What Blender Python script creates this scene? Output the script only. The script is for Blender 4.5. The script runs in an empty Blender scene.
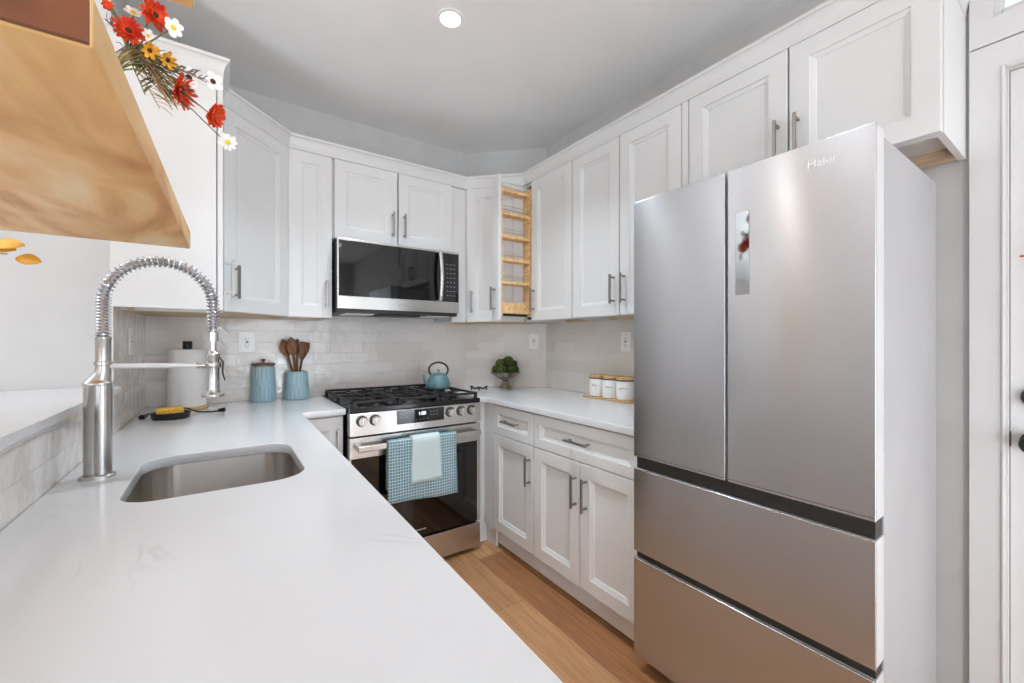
import bpy, bmesh, math, random
from mathutils import Vector, Matrix
PI = math.pi
R = math.radians
rnd = random.Random(7)
sc = bpy.context.scene
COL = sc.collection

# ------------------------------------------------------------------ camera
cam = bpy.data.cameras.new('camera')
cam.sensor_width = 36.0
cam.lens = 36.0 * 417.0 / 1024.0
cam.clip_start = 0.02
co = bpy.data.objects.new('camera', cam)
COL.objects.link(co)
co.location = (0, 0, 1.258)
co.rotation_euler = (R(90), 0, R(-34.7))
sc.camera = co

# ------------------------------------------------------------------ world, light, exposure
sc.view_settings.view_transform = 'Standard'
sc.view_settings.look = 'None'
sc.view_settings.gamma = 1
sc.view_settings.use_curve_mapping = False
sc.view_settings.exposure = -0.18
sc.cycles.use_denoising = True
sc.cycles.max_bounces = 10
sc.cycles.diffuse_bounces = 6
sc.cycles.glossy_bounces = 5
sc.cycles.caustics_reflective = False
sc.cycles.caustics_refractive = False
sc.cycles.sample_clamp_indirect = 6

w = bpy.data.worlds.new('world')
sc.world = w
w.use_nodes = True
nt = w.node_tree
bg = nt.nodes['Background']
sky = nt.nodes.new('ShaderNodeTexSky')
sky.sky_type = 'HOSEK_WILKIE'
sky.turbidity = 4
sky.sun_direction = (0.3, 0.5, 0.8)
mx = nt.nodes.new('ShaderNodeMixRGB')
mx.inputs[0].default_value = 0.75
mx.inputs[2].default_value = (1, 1, 1, 1)
nt.links.new(sky.outputs[0], mx.inputs[1])
nt.links.new(mx.outputs[0], bg.inputs[0])
bg.inputs[1].default_value = 1.6

CEIL = 2.718


def area(name, loc, rot, sx, sy, power, col=(1, 1, 1), shape='RECTANGLE', spread=180):
    l = bpy.data.lights.new(name, 'AREA')
    l.shape = shape
    l.size = sx
    if shape in ('RECTANGLE', 'ELLIPSE'):
        l.size_y = sy
    l.energy = power
    l.color = col
    l.spread = R(spread)
    o = bpy.data.objects.new(name, l)
    COL.objects.link(o)
    o.location = loc
    o.rotation_euler = rot
    return o


# daylight through the windows of the open-plan room behind and left of the camera
WINS_FRONT = [(-3.3, -1.7, 0.8), (-0.2, 1.7, 0.08)]          # x ranges and sill height behind the camera; low one added to light the aisle
WINS_LEFT = [(-3.0, -1.4)]                          # y range on the far left wall
DAY = (0.86, 0.985, 1.12)
for (a, b, q) in WINS_FRONT:
    area('daylight', ((a + b) / 2, -3.36, (q + 2.3) / 2), (R(90 if q > .5 else 84), 0, 0), b - a, 2.3 - q, (16 if q > .5 else 16) * (b - a) * (2.3 - q), DAY)
for (a, b) in WINS_LEFT:
    area('daylight', (-4.56, (a + b) / 2, 1.55), (R(100), 0, R(-90)), b - a, 1.5, 22, DAY)
SPOTS = [(0.845, 1.71), (0.84, 0.655), (0.35, 1.48), (0.3, -1.7), (1.4, -1.7), (-1.8, 1.70), (-1.8, -0.2), (-3.2, 1.2), (-3.2, -1.8), (-1.2, -1.9)]  # second and third are unseen, added to brighten the cabinets and refrigerator
for (x, y) in SPOTS:
    area('downlight', (x, y, CEIL - 0.02), (0, 0, 0), 0.10, 0.10, (8.6 if y > 1 else 1.5) if (x > .5 and y > .5) else (3.0 if y > 1.6 and x < -1 else 1.2), (0.86, 0.985, 1.10), 'DISK', 105 if (x > 0 and y > .5) else 170)
# added uplight outside the frame, shaped as a torchiere, to brighten the ceiling
FILL_TORCH = [(-2.15, 1.15)]
for (x, y) in FILL_TORCH:
    area('fill_torch_light', (x, y, 1.83), (R(180), 0, 0), 0.30, 0.30, 92, (0.87, 0.985, 1.10), 'DISK', 175)


# ------------------------------------------------------------------ materials
def lin(c):
    return c / 12.92 if c <= 0.04045 else ((c + 0.055) / 1.055) ** 2.4


def rgb(r, g, b):
    return (lin(r / 255), lin(g / 255), lin(b / 255), 1)


def mat(name, col, rough=0.5, metal=0.0, **kw):
    m = bpy.data.materials.new(name)
    m.use_nodes = True
    b = m.node_tree.nodes['Principled BSDF']
    b.inputs['Base Color'].default_value = col
    b.inputs['Roughness'].default_value = rough
    b.inputs['Metallic'].default_value = metal
    for k, v in kw.items():
        b.inputs[k.replace('_', ' ')].default_value = v
    return m


def nodes(m):
    t = m.node_tree
    return t, t.nodes['Principled BSDF'], t.links


def N(t, typ, **kw):
    n = t.nodes.new(typ)
    for k, v in kw.items():
        setattr(n, k, v)
    return n


def noise_col(m, c1, c2, scale=(1, 1, 1), nscale=5, detail=4, lo=0.35, hi=0.65, bump=0, bscale=None, distort=0.0):
    """mix two colours by stretched noise in object space, optional bump from the same noise"""
    t, b, L = nodes(m)
    tc = N(t, 'ShaderNodeTexCoord')
    mp = N(t, 'ShaderNodeMapping')
    mp.inputs['Scale'].default_value = scale
    nz = N(t, 'ShaderNodeTexNoise')
    nz.inputs['Scale'].default_value = nscale
    nz.inputs['Detail'].default_value = detail
    nz.inputs['Distortion'].default_value = distort
    rp = N(t, 'ShaderNodeValToRGB')
    rp.color_ramp.elements[0].position = lo
    rp.color_ramp.elements[0].color = c1
    rp.color_ramp.elements[1].position = hi
    rp.color_ramp.elements[1].color = c2
    L.new(tc.outputs['Object'], mp.inputs[0])
    L.new(mp.outputs[0], nz.inputs[0])
    L.new(nz.outputs[0], rp.inputs[0])
    L.new(rp.outputs[0], b.inputs['Base Color'])
    if bump:
        bp = N(t, 'ShaderNodeBump')
        bp.inputs['Strength'].default_value = bump
        bp.inputs['Distance'].default_value = 0.002
        L.new(nz.outputs[0], bp.inputs['Height'])
        L.new(bp.outputs[0], b.inputs['Normal'])
    return m


M = {}
M['cab'] = noise_col(mat('cabinet_paint', rgb(227, 227, 226), 0.33), rgb(225, 225, 224), rgb(230, 230, 229), nscale=3)
M['wall'] = noise_col(mat('wall_paint', rgb(207, 206, 204), 0.7), rgb(205, 204, 202), rgb(210, 209, 207), nscale=6)
M['ceil'] = noise_col(mat('ceiling_paint', rgb(244, 244, 243), 0.85), rgb(243, 243, 242), rgb(246, 246, 245), nscale=4)
M['trim'] = noise_col(mat('trim_paint', rgb(222, 222, 221), 0.3), rgb(220, 220, 219), rgb(224, 224, 223), nscale=4)
M['black'] = mat('black_plastic', rgb(22, 22, 23), 0.4)
M['iron'] = noise_col(mat('cast_iron', rgb(26, 26, 27), 0.55), rgb(20, 20, 21), rgb(36, 36, 37), nscale=60, bump=0.3)
M['enamel'] = mat('black_enamel', rgb(16, 16, 17), 0.15)
M['glass'] = mat('black_glass', rgb(8, 8, 10), 0.04, 0.0, Specular_IOR_Level=0.7)
M['gap'] = mat('dark_recess', rgb(62, 60, 58), 0.45, 0.6)
M['chrome'] = mat('polished_chrome', rgb(215, 216, 218), 0.12, 1.0)
M['white_plastic'] = mat('white_plastic', rgb(250, 249, 248), 0.15)
M['dark_slot'] = mat('dark_slot', rgb(60, 55, 55), 0.6)
M['silver_paint'] = noise_col(mat('silver_side_paint', rgb(184, 184, 185), 0.42, 0.2), rgb(181, 181, 182), rgb(187, 187, 188), nscale=3)
M['teal'] = mat('teal_glaze', rgb(150, 178, 187), 0.3)
M['kettle'] = noise_col(mat('teal_cast_iron', rgb(70, 118, 130), 0.42), rgb(84, 116, 122), rgb(104, 136, 142), nscale=40, bump=0.25)
M['wood_spoon'] = noise_col(mat('dark_spoon_wood', rgb(112, 66, 34), 0.5), rgb(86, 48, 24), rgb(134, 84, 44), scale=(4, 4, 0.7), nscale=20)
M['wood_lid'] = noise_col(mat('acacia_lid', rgb(140, 105, 75), 0.45), rgb(92, 66, 44), rgb(136, 100, 70), scale=(1, 6, 6), nscale=14)
M['bamboo'] = noise_col(mat('bamboo', rgb(205, 165, 110), 0.45), rgb(190, 145, 90), rgb(222, 186, 134), scale=(1, 8, 8), nscale=10)
M['maple'] = noise_col(mat('maple_rack', rgb(226, 184, 128), 0.4), rgb(214, 166, 106), rgb(238, 202, 150), scale=(1.5, 8, 8), nscale=7)
M['birch'] = noise_col(mat('birch_ply', rgb(214, 190, 158), 0.55), rgb(204, 176, 140), rgb(226, 204, 174), scale=(2, 12, 12), nscale=4)
M['paper'] = noise_col(mat('paper_towel', rgb(243, 242, 240), 0.9), rgb(246, 245, 244), rgb(249, 248, 247), nscale=90, bump=0.06)
M['sponge'] = noise_col(mat('yellow_sponge', rgb(238, 186, 70), 0.9), rgb(226, 168, 52), rgb(246, 202, 96), nscale=200, bump=0.2)
M['moss'] = noise_col(mat('moss', rgb(58, 74, 26), 0.95), rgb(34, 46, 12), rgb(84, 98, 38), nscale=70, bump=1.0)
M['pewter'] = noise_col(mat('aged_pewter', rgb(150, 138, 124), 0.42, 0.55), rgb(120, 106, 92), rgb(176, 166, 152), nscale=25)
M['ceramic'] = mat('white_ceramic', rgb(240, 239, 236), 0.2)
M['ink'] = mat('ink', rgb(90, 88, 86), 0.7)
M['red'] = noise_col(mat('red_petal', rgb(220, 58, 26), 0.7), rgb(194, 34, 16), rgb(238, 92, 40), nscale=40)
M['orange'] = noise_col(mat('orange_red_petal', rgb(232, 88, 34), 0.7), rgb(218, 62, 24), rgb(242, 112, 52), nscale=40)
M['white_petal'] = mat('white_petal', rgb(244, 243, 240), 0.7)
M['yellow_petal'] = noise_col(mat('yellow_petal', rgb(236, 172, 40), 0.7), rgb(216, 140, 24), rgb(246, 196, 66), nscale=40)
M['yellow_leaf'] = noise_col(mat('yellow_leaf', rgb(226, 164, 38), 0.6), rgb(206, 140, 28), rgb(240, 186, 80), nscale=30)
M['centre'] = mat('flower_centre_yellow', rgb(226, 204, 50), 0.8)
M['dark_centre'] = mat('flower_centre_dark', rgb(70, 36, 24), 0.8)
M['stem'] = noise_col(mat('green_stem', rgb(108, 110, 62), 0.7), rgb(84, 88, 46), rgb(134, 132, 84), nscale=30)
M['dry'] = noise_col(mat('dried_grass', rgb(168, 138, 96), 0.8), rgb(140, 104, 70), rgb(190, 166, 120), nscale=30)
M['lavender'] = mat('grey_sprig', rgb(128, 118, 122), 0.8)
M['pull'] = mat('satin_nickel_pull', rgb(158, 154, 149), 0.36, 1.0)
M['arm_sheen'] = mat('painted_sheen_steel', rgb(226, 226, 227), 0.45, 0.35)  # pale colour paints in the docking arm's bright reflection
M['hose'] = mat('grey_hose', rgb(150, 151, 154), 0.4, 0.7)
M['vase'] = mat('stoneware', rgb(222, 214, 202), 0.4)
M['switch_red'] = mat('red_button', rgb(170, 60, 60), 0.5)
M['window_frame'] = M['trim']


def emis(name, col, s):
    m = bpy.data.materials.new(name)
    m.use_nodes = True
    b = m.node_tree.nodes['Principled BSDF']
    b.inputs['Base Color'].default_value = (0.8, 0.8, 0.8, 1)
    b.inputs['Emission Color'].default_value = col
    b.inputs['Emission Strength'].default_value = s
    return m


M['lantern'] = emis('fill_lantern_shade', (0.88, 0.985, 1.10, 1), 20)  # glow of the added lantern that fills the lower cabinets
M['globe'] = emis('added_pendant_globe', (1.0, 0.98, 0.95, 1), 16)  # added globe, reflected as a streak on the refrigerator
M['lamp'] = emis('downlight_lens', (1, 0.97, 0.93, 1), 14)
M['digits'] = emis('display_digits', (0.85, 0.92, 1, 1), 2.2)
M['icons'] = mat('display_icons', rgb(150, 150, 152), 0.5)


def steel(name, c1, c2, rough, aniso, sc3, ns=6, bump=0.02):
    m = mat(name, c1, rough, 1.0)
    t, b, L = nodes(m)
    b.inputs['Anisotropic'].default_value = aniso
    b.inputs['Anisotropic Rotation'].default_value = 0.25
    tg = N(t, 'ShaderNodeTangent')
    tg.direction_type = 'RADIAL'
    tg.axis = 'Z'
    L.new(tg.outputs[0], b.inputs['Tangent'])
    tc = N(t, 'ShaderNodeTexCoord')
    mp = N(t, 'ShaderNodeMapping')
    mp.inputs['Scale'].default_value = sc3
    nz = N(t, 'ShaderNodeTexNoise')
    nz.inputs['Scale'].default_value = ns
    nz.inputs['Detail'].default_value = 3
    rp = N(t, 'ShaderNodeValToRGB')
    rp.color_ramp.elements[0].color = c1
    rp.color_ramp.elements[1].color = c2
    L.new(tc.outputs['Object'], mp.inputs[0])
    L.new(mp.outputs[0], nz.inputs[0])
    L.new(nz.outputs[0], rp.inputs[0])
    L.new(rp.outputs[0], b.inputs['Base Color'])
    return m


M['steel'] = steel('brushed_steel', rgb(192, 192, 194), rgb(200, 200, 202), 0.25, 0.92, (3, 3, 260))
M['steel_range'] = steel('range_steel', rgb(200, 197, 192), rgb(210, 207, 203), 0.27, 0.5, (2, 2, 220))
M['nickel'] = steel('brushed_nickel', rgb(186, 184, 181), rgb(200, 198, 195), 0.26, 0.3, (30, 30, 6))
M['sink'] = steel('sink_steel', rgb(198, 193, 188), rgb(210, 205, 200), 0.24, 0.8, (4, 4, 200))


def quartz(name):
    m = mat(name, rgb(236, 236, 236), 0.16)
    t, b, L = nodes(m)
    tc = N(t, 'ShaderNodeTexCoord')
    n1 = N(t, 'ShaderNodeTexNoise')
    n1.inputs['Scale'].default_value = 2.6
    n1.inputs['Detail'].default_value = 7
    n1.inputs['Distortion'].default_value = 1.4
    r1 = N(t, 'ShaderNodeValToRGB')
    e = r1.color_ramp.elements
    e[0].position = 0.485
    e[0].color = (0, 0, 0, 1)
    e[1].position = 0.5
    e[1].color = (1, 1, 1, 1)
    e2 = r1.color_ramp.elements.new(0.515)
    e2.color = (0, 0, 0, 1)
    n2 = N(t, 'ShaderNodeTexNoise')
    n2.inputs['Scale'].default_value = 3.5
    r2 = N(t, 'ShaderNodeValToRGB')
    r2.color_ramp.elements[0].position = 0.52
    r2.color_ramp.elements[1].position = 0.75
    mu = N(t, 'ShaderNodeMath', operation='MULTIPLY')
    mxx = N(t, 'ShaderNodeMixRGB')
    mxx.inputs[1].default_value = rgb(221, 222, 224)
    mxx.inputs[2].default_value = rgb(203, 204, 206)
    L.new(tc.outputs['Object'], n1.inputs[0])
    L.new(tc.outputs['Object'], n2.inputs[0])
    L.new(n1.outputs[0], r1.inputs[0])
    L.new(n2.outputs[0], r2.inputs[0])
    L.new(r1.outputs[0], mu.inputs[0])
    L.new(r2.outputs[0], mu.inputs[1])
    L.new(mu.outputs[0], mxx.inputs[0])
    L.new(mxx.outputs[0], b.inputs['Base Color'])
    return m


M['quartz'] = quartz('white_quartz')


def tile_mat():
    """glossy hand-made subway tile; object space x along the wall, z up"""
    m = mat('zellige_tile', rgb(216, 209, 202), 0.12)
    t, b, L = nodes(m)
    tc = N(t, 'ShaderNodeTexCoord')
    sx = N(t, 'ShaderNodeSeparateXYZ')
    cb = N(t, 'ShaderNodeCombineXYZ')
    L.new(tc.outputs['Object'], sx.inputs[0])
    L.new(sx.outputs[0], cb.inputs[0])
    L.new(sx.outputs[2], cb.inputs[1])
    br = N(t, 'ShaderNodeTexBrick')
    br.offset = 0.5
    br.inputs['Color1'].default_value = rgb(236, 231, 226)
    br.inputs['Color2'].default_value = rgb(226, 219, 212)
    br.inputs['Mortar'].default_value = rgb(226, 221, 216)
    br.inputs['Scale'].default_value = 1
    br.inputs['Mortar Size'].default_value = 0.0013
    br.inputs['Mortar Smooth'].default_value = 0.4
    br.inputs['Bias'].default_value = -0.1
    br.inputs['Brick Width'].default_value = 0.202
    br.inputs['Row Height'].default_value = 0.068
    L.new(cb.outputs[0], br.inputs[0])
    nz = N(t, 'ShaderNodeTexNoise')
    nz.inputs['Scale'].default_value = 13
    nz.inputs['Detail'].default_value = 2
    L.new(cb.outputs[0], nz.inputs[0])
    # each tile leans a little: its own random height slope
    mh = N(t, 'ShaderNodeMath', operation='MULTIPLY')
    mh.inputs[1].default_value = -1.0
    L.new(br.outputs['Fac'], mh.inputs[0])
    ad = N(t, 'ShaderNodeMath', operation='MULTIPLY_ADD')
    ad.inputs[1].default_value = 2.2
    L.new(nz.outputs[0], ad.inputs[0])
    L.new(mh.outputs[0], ad.inputs[2])
    bp = N(t, 'ShaderNodeBump')
    bp.inputs['Strength'].default_value = 0.55
    bp.inputs['Distance'].default_value = 0.0035
    L.new(ad.outputs[0], bp.inputs['Height'])
    L.new(bp.outputs[0], b.inputs['Normal'])
    L.new(br.outputs['Color'], b.inputs['Base Color'])
    return m


M['tile'] = tile_mat()


def floor_mat():
    m = mat('oak_plank_floor', rgb(170, 124, 84), 0.38)
    t, b, L = nodes(m)
    tc = N(t, 'ShaderNodeTexCoord')
    sx = N(t, 'ShaderNodeSeparateXYZ')
    cb = N(t, 'ShaderNodeCombineXYZ')
    L.new(tc.outputs['Object'], sx.inputs[0])
    L.new(sx.outputs[1], cb.inputs[0])
    L.new(sx.outputs[0], cb.inputs[1])
    mp0 = N(t, 'ShaderNodeMapping')
    mp0.inputs['Location'].default_value = (0.35, 0.05, 0)
    L.new(cb.outputs[0], mp0.inputs[0])
    br = N(t, 'ShaderNodeTexBrick')
    br.offset = 0.37
    br.inputs['Color1'].default_value = rgb(206, 158, 112)
    br.inputs['Color2'].default_value = rgb(160, 108, 70)
    br.inputs['Mortar'].default_value = rgb(112, 76, 50)
    br.inputs['Scale'].default_value = 1
    br.inputs['Mortar Size'].default_value = 0.0009
    br.inputs['Brick Width'].default_value = 1.22
    br.inputs['Row Height'].default_value = 0.18
    L.new(mp0.outputs[0], br.inputs[0])
    mp = N(t, 'ShaderNodeMapping')
    mp.inputs['Scale'].default_value = (1.2, 16, 1)
    L.new(cb.outputs[0], mp.inputs[0])
    nz = N(t, 'ShaderNodeTexNoise')
    nz.inputs['Scale'].default_value = 2.2
    nz.inputs['Detail'].default_value = 6
    nz.inputs['Distortion'].default_value = 1.2
    L.new(mp.outputs[0], nz.inputs[0])
    rp = N(t, 'ShaderNodeValToRGB')
    rp.color_ramp.elements[0].position = 0.3
    rp.color_ramp.elements[0].color = (0.72, 0.70, 0.66, 1)
    rp.color_ramp.elements[1].position = 0.7
    rp.color_ramp.elements[1].color = (1.12, 1.1, 1.08, 1)
    L.new(nz.outputs[0], rp.inputs[0])
    mu = N(t, 'ShaderNodeMixRGB', blend_type='MULTIPLY')
    mu.inputs[0].default_value = 1
    L.new(br.outputs['Color'], mu.inputs[1])
    L.new(rp.outputs[0], mu.inputs[2])
    L.new(mu.outputs[0], b.inputs['Base Color'])
    bp = N(t, 'ShaderNodeBump')
    bp.inputs['Strength'].default_value = 0.25
    bp.inputs['Distance'].default_value = 0.001
    L.new(nz.outputs[0], bp.inputs['Height'])
    L.new(bp.outputs[0], b.inputs['Normal'])
    return m


M['floor'] = floor_mat()


def shelf_wood(name, a, b_, c, rough=0.45):
    m = mat(name, b_, rough)
    t, b, L = nodes(m)
    tc = N(t, 'ShaderNodeTexCoord')
    mp = N(t, 'ShaderNodeMapping')
    mp.inputs['Scale'].default_value = (3.2, 1.0, 3.2)
    mp.inputs['Rotation'].default_value = (0, 0, 0.5)
    nz = N(t, 'ShaderNodeTexNoise')
    nz.inputs['Scale'].default_value = 1.9
    nz.inputs['Detail'].default_value = 5
    nz.inputs['Distortion'].default_value = 2.0
    rp = N(t, 'ShaderNodeValToRGB')
    e = rp.color_ramp.elements
    e[0].position = 0.3
    e[0].color = a
    e[1].position = 0.75
    e[1].color = c
    k = e.new(0.5)
    k.color = b_
    L.new(tc.outputs['Object'], mp.inputs[0])
    L.new(mp.outputs[0], nz.inputs[0])
    L.new(nz.outputs[0], rp.inputs[0])
    L.new(rp.outputs[0], b.inputs['Base Color'])
    return m


M['shelf'] = shelf_wood('maple_shelf', rgb(196, 130, 66), rgb(232, 182, 114), rgb(248, 222, 178))
M['shelf_end'] = shelf_wood('brown_end_board', rgb(98, 48, 16), rgb(116, 60, 22), rgb(134, 72, 30))  # darker brown than the shelf boards


def waffle_mat():
    m = mat('waffle_towel', rgb(128, 164, 176), 0.95)
    t, b, L = nodes(m)
    tc = N(t, 'ShaderNodeTexCoord')
    sx = N(t, 'ShaderNodeSeparateXYZ')
    L.new(tc.outputs['Object'], sx.inputs[0])
    outs = []
    for i, k in ((0, 430.0), (2, 400.0)):
        a = N(t, 'ShaderNodeMath', operation='MULTIPLY')
        a.inputs[1].default_value = k
        s = N(t, 'ShaderNodeMath', operation='SINE')
        L.new(sx.outputs[i], a.inputs[0])
        L.new(a.outputs[0], s.inputs[0])
        outs.append(s)
    mm = N(t, 'ShaderNodeMath', operation='MAXIMUM')
    L.new(outs[0].outputs[0], mm.inputs[0])
    L.new(outs[1].outputs[0], mm.inputs[1])
    rp = N(t, 'ShaderNodeValToRGB')
    rp.color_ramp.elements[0].position = 0.0
    rp.color_ramp.elements[0].color = rgb(120, 150, 162)
    rp.color_ramp.elements[1].position = 0.9
    rp.color_ramp.elements[1].color = rgb(188, 212, 220)
    L.new(mm.outputs[0], rp.inputs[0])
    L.new(rp.outputs[0], b.inputs['Base Color'])
    bp = N(t, 'ShaderNodeBump')
    bp.inputs['Strength'].default_value = 0.9
    bp.inputs['Distance'].default_value = 0.004
    L.new(mm.outputs[0], bp.inputs['Height'])
    L.new(bp.outputs[0], b.inputs['Normal'])
    return m


M['waffle'] = waffle_mat()
M['towel'] = noise_col(mat('pale_towel', rgb(200, 218, 218), 0.95), rgb(196, 214, 214), rgb(208, 224, 224), nscale=180, bump=0.4)


# ------------------------------------------------------------------ mesh helpers
class MB:
    def __init__(self):
        self.bm = bmesh.new()
        self.bev = False

    def box(self, x0, x1, y0, y1, z0, z1, bev=0.0, seg=2):
        r = bmesh.ops.create_cube(self.bm, size=1)
        vs = r['verts']
        bmesh.ops.scale(self.bm, vec=(x1 - x0, y1 - y0, z1 - z0), verts=vs)
        bmesh.ops.translate(self.bm, vec=((x0 + x1) / 2, (y0 + y1) / 2, (z0 + z1) / 2), verts=vs)
        if bev:
            self.bev = True
            es = list({e for v in vs for e in v.link_edges})
            bmesh.ops.bevel(self.bm, geom=es, offset=bev, segments=seg, affect='EDGES', profile=0.5)
        return self

    def rings(self, rs, close=True, cap0=False, cap1=False):
        """rs: list of lists of points, equal length; quads between"""
        bm = self.bm
        V = [[bm.verts.new(p) for p in r] for r in rs]
        n = len(V[0])
        for i in range(len(V) - 1):
            for j in range(n if close else n - 1):
                k = (j + 1) % n
                try:
                    bm.faces.new((V[i][j], V[i][k], V[i + 1][k], V[i + 1][j]))
                except ValueError:
                    pass
        if cap0:
            bm.faces.new(list(reversed(V[0])))
        if cap1:
            bm.faces.new(V[-1])
        return self

    def lathe(self, prof, c=(0, 0, 0), n=28, sx=1.0, sy=1.0, mod=None, rot=None):
        """prof: (r, z) pairs from bottom to top; r=0 ends close to a cap"""
        rs = []
        for (r, z) in prof:
            ring = []
            for i in range(n):
                a = 2 * PI * i / n
                rr = max(r, 1e-5) * (mod(a, z) if mod else 1)
                p = Vector((rr * math.cos(a) * sx, rr * math.sin(a) * sy, z))
                if rot is not None:
                    p = rot @ p
                ring.append(p + Vector(c))
            rs.append(ring)
        return self.rings(rs, True, True, True)

    def cyl(self, p0, p1, r0, r1=None, n=16):
        return self.tube([p0, p1], [r0, r0 if r1 is None else r1], n)

    def tube(self, pts, rad, n=8, caps=True, flat=1.0):
        pts = [Vector(p) for p in pts]
        if not isinstance(rad, (list, tuple)):
            rad = [rad] * len(pts)
        rs = []
        t0 = (pts[1] - pts[0]).normalized()
        up = Vector((0, 0, 1)) if abs(t0.z) < 0.9 else Vector((1, 0, 0))
        u = t0.cross(up).normalized()
        for i, p in enumerate(pts):
            if i == 0:
                t = t0
            elif i == len(pts) - 1:
                t = (pts[i] - pts[i - 1]).normalized()
            else:
                t = ((pts[i + 1] - pts[i]).normalized() + (pts[i] - pts[i - 1]).normalized())
                t = t.normalized() if t.length > 1e-6 else (pts[i + 1] - pts[i]).normalized()
            u = (u - t * u.dot(t))
            u = u.normalized() if u.length > 1e-6 else t.orthogonal().normalized()
            v = t.cross(u)
            rs.append([p + (u * math.cos(2 * PI * k / n) + v * flat * math.sin(2 * PI * k / n)) * rad[i] for k in range(n)])
        return self.rings(rs, True, caps, caps)

    def prism(self, pts, z0, z1, bev=0.0):
        a = [(p[0], p[1], z0) for p in pts]
        b = [(p[0], p[1], z1) for p in pts]
        before = set(self.bm.verts)
        self.rings([a, b], True, True, True)
        if bev:
            self.bev = True
            vs = [v for v in self.bm.verts if v not in before]
            es = list({e for v in vs for e in v.link_edges})
            bmesh.ops.bevel(self.bm, geom=es, offset=bev, segments=2, affect='EDGES', profile=0.5)
        return self

    def ball(self, c, r, sub=2, sc3=(1, 1, 1), rot=None, jit=0.0, seed=0):
        q = bmesh.ops.create_icosphere(self.bm, subdivisions=sub, radius=r)
        rr = random.Random(seed)
        for v in q['verts']:
            p = Vector((v.co.x * sc3[0], v.co.y * sc3[1], v.co.z * sc3[2]))
            if jit:
                p *= 1 + rr.uniform(-jit, jit)
            if rot is not None:
                p = rot @ p
            v.co = p + Vector(c)
        return self

    def build(self, name, m, parent=None, loc=None, rotz=None, smooth=True, ang=38):
        bmesh.ops.recalc_face_normals(self.bm, faces=self.bm.faces)
        me = bpy.data.meshes.new(name)
        self.bm.to_mesh(me)
        self.bm.free()
        o = link(name, me, m, parent, loc, rotz, smooth, ang)
        if self.bev and smooth:
            wn = o.modifiers.new('weighted_normals', 'WEIGHTED_NORMAL')
            wn.mode = 'FACE_AREA'
            wn.weight = 100
            wn.keep_sharp = True
        return o


def link(name, me, m, parent=None, loc=None, rotz=None, smooth=True, ang=38):
    me.materials.clear()
    me.materials.append(M[m] if isinstance(m, str) else m)
    if smooth:
        for p in me.polygons:
            p.use_smooth = True
        me.set_sharp_from_angle(angle=R(ang))
    o = bpy.data.objects.new(name, me)
    COL.objects.link(o)
    if parent is not None:
        o.parent = parent
    if loc is not None:
        o.location = loc
    if rotz is not None:
        o.rotation_euler = (0, 0, rotz)
    return o


def tag(o, label, cat, group=None):
    o['label'] = label
    o['category'] = cat
    if group:
        o['group'] = group
    return o


def thing(name, label, cat, loc=(0, 0, 0), rotz=0, group=None):
    o = bpy.data.objects.new(name, None)
    o.empty_display_size = 0.05
    COL.objects.link(o)
    o.location = loc
    o.rotation_euler = (0, 0, rotz)
    return tag(o, label, cat, group)


def struct(o):
    o['kind'] = 'structure'
    return o


def slab2d(outer, holes, z0, z1, bev=0.002):
    """flat slab with holes from a 2D filled curve"""
    cu = bpy.data.curves.new('slab', 'CURVE')
    cu.dimensions = '2D'
    cu.fill_mode = 'BOTH'
    for pts in [outer] + holes:
        s = cu.splines.new('POLY')
        s.points.add(len(pts) - 1)
        for i, p in enumerate(pts):
            s.points[i].co = (p[0], p[1], 0, 1)
        s.use_cyclic_u = True
    cu.extrude = (z1 - z0) / 2 - bev
    cu.bevel_depth = bev
    cu.bevel_resolution = 2
    cu.offset = -bev
    o = bpy.data.objects.new('slab', cu)
    COL.objects.link(o)
    dg = bpy.context.evaluated_depsgraph_get()
    me = bpy.data.meshes.new_from_object(o.evaluated_get(dg))
    bpy.data.objects.remove(o)
    bpy.data.curves.remove(cu)
    me.transform(Matrix.Translation((0, 0, (z0 + z1) / 2)))
    return me


def text_mesh(s, size, ext=0.0005):
    cu = bpy.data.curves.new('txt', 'FONT')
    cu.body = s
    cu.size = size
    cu.extrude = ext
    cu.align_x = 'CENTER'
    cu.align_y = 'CENTER'
    o = bpy.data.objects.new('txt', cu)
    COL.objects.link(o)
    dg = bpy.context.evaluated_depsgraph_get()
    me = bpy.data.meshes.new_from_object(o.evaluated_get(dg))
    bpy.data.objects.remove(o)
    bpy.data.curves.remove(cu)
    me.transform(Matrix.Rotation(R(90), 4, 'X'))
    return me


def rrect(x0, x1, y0, y1, r, n=8):
    pts = []
    rr = r if isinstance(r, (list, tuple)) else [r] * 4
    for (cx, cy, a0, q) in ((x1, y0, -90, rr[0]), (x1, y1, 0, rr[1]), (x0, y1, 90, rr[2]), (x0, y0, 180, rr[3])):
        ox = cx - q if cx == x1 else cx + q
        oy = cy - q if cy == y1 else cy + q
        for i in range(n + 1):
            a = R(a0 + 90 * i / n)
            pts.append((ox + q * math.cos(a), oy + q * math.sin(a)))
    return pts


# ------------------------------------------------------------------ the room shell
XL, XR, YB = -0.34, 2.0, 2.88
RX0, RY0 = -4.5, -3.3                       # far left wall, wall behind the camera


def wall(name, *boxes, m='wall'):
    b = MB()
    for q in boxes:
        b.box(*q)
    return struct(b.build(name, m, smooth=False))


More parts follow.
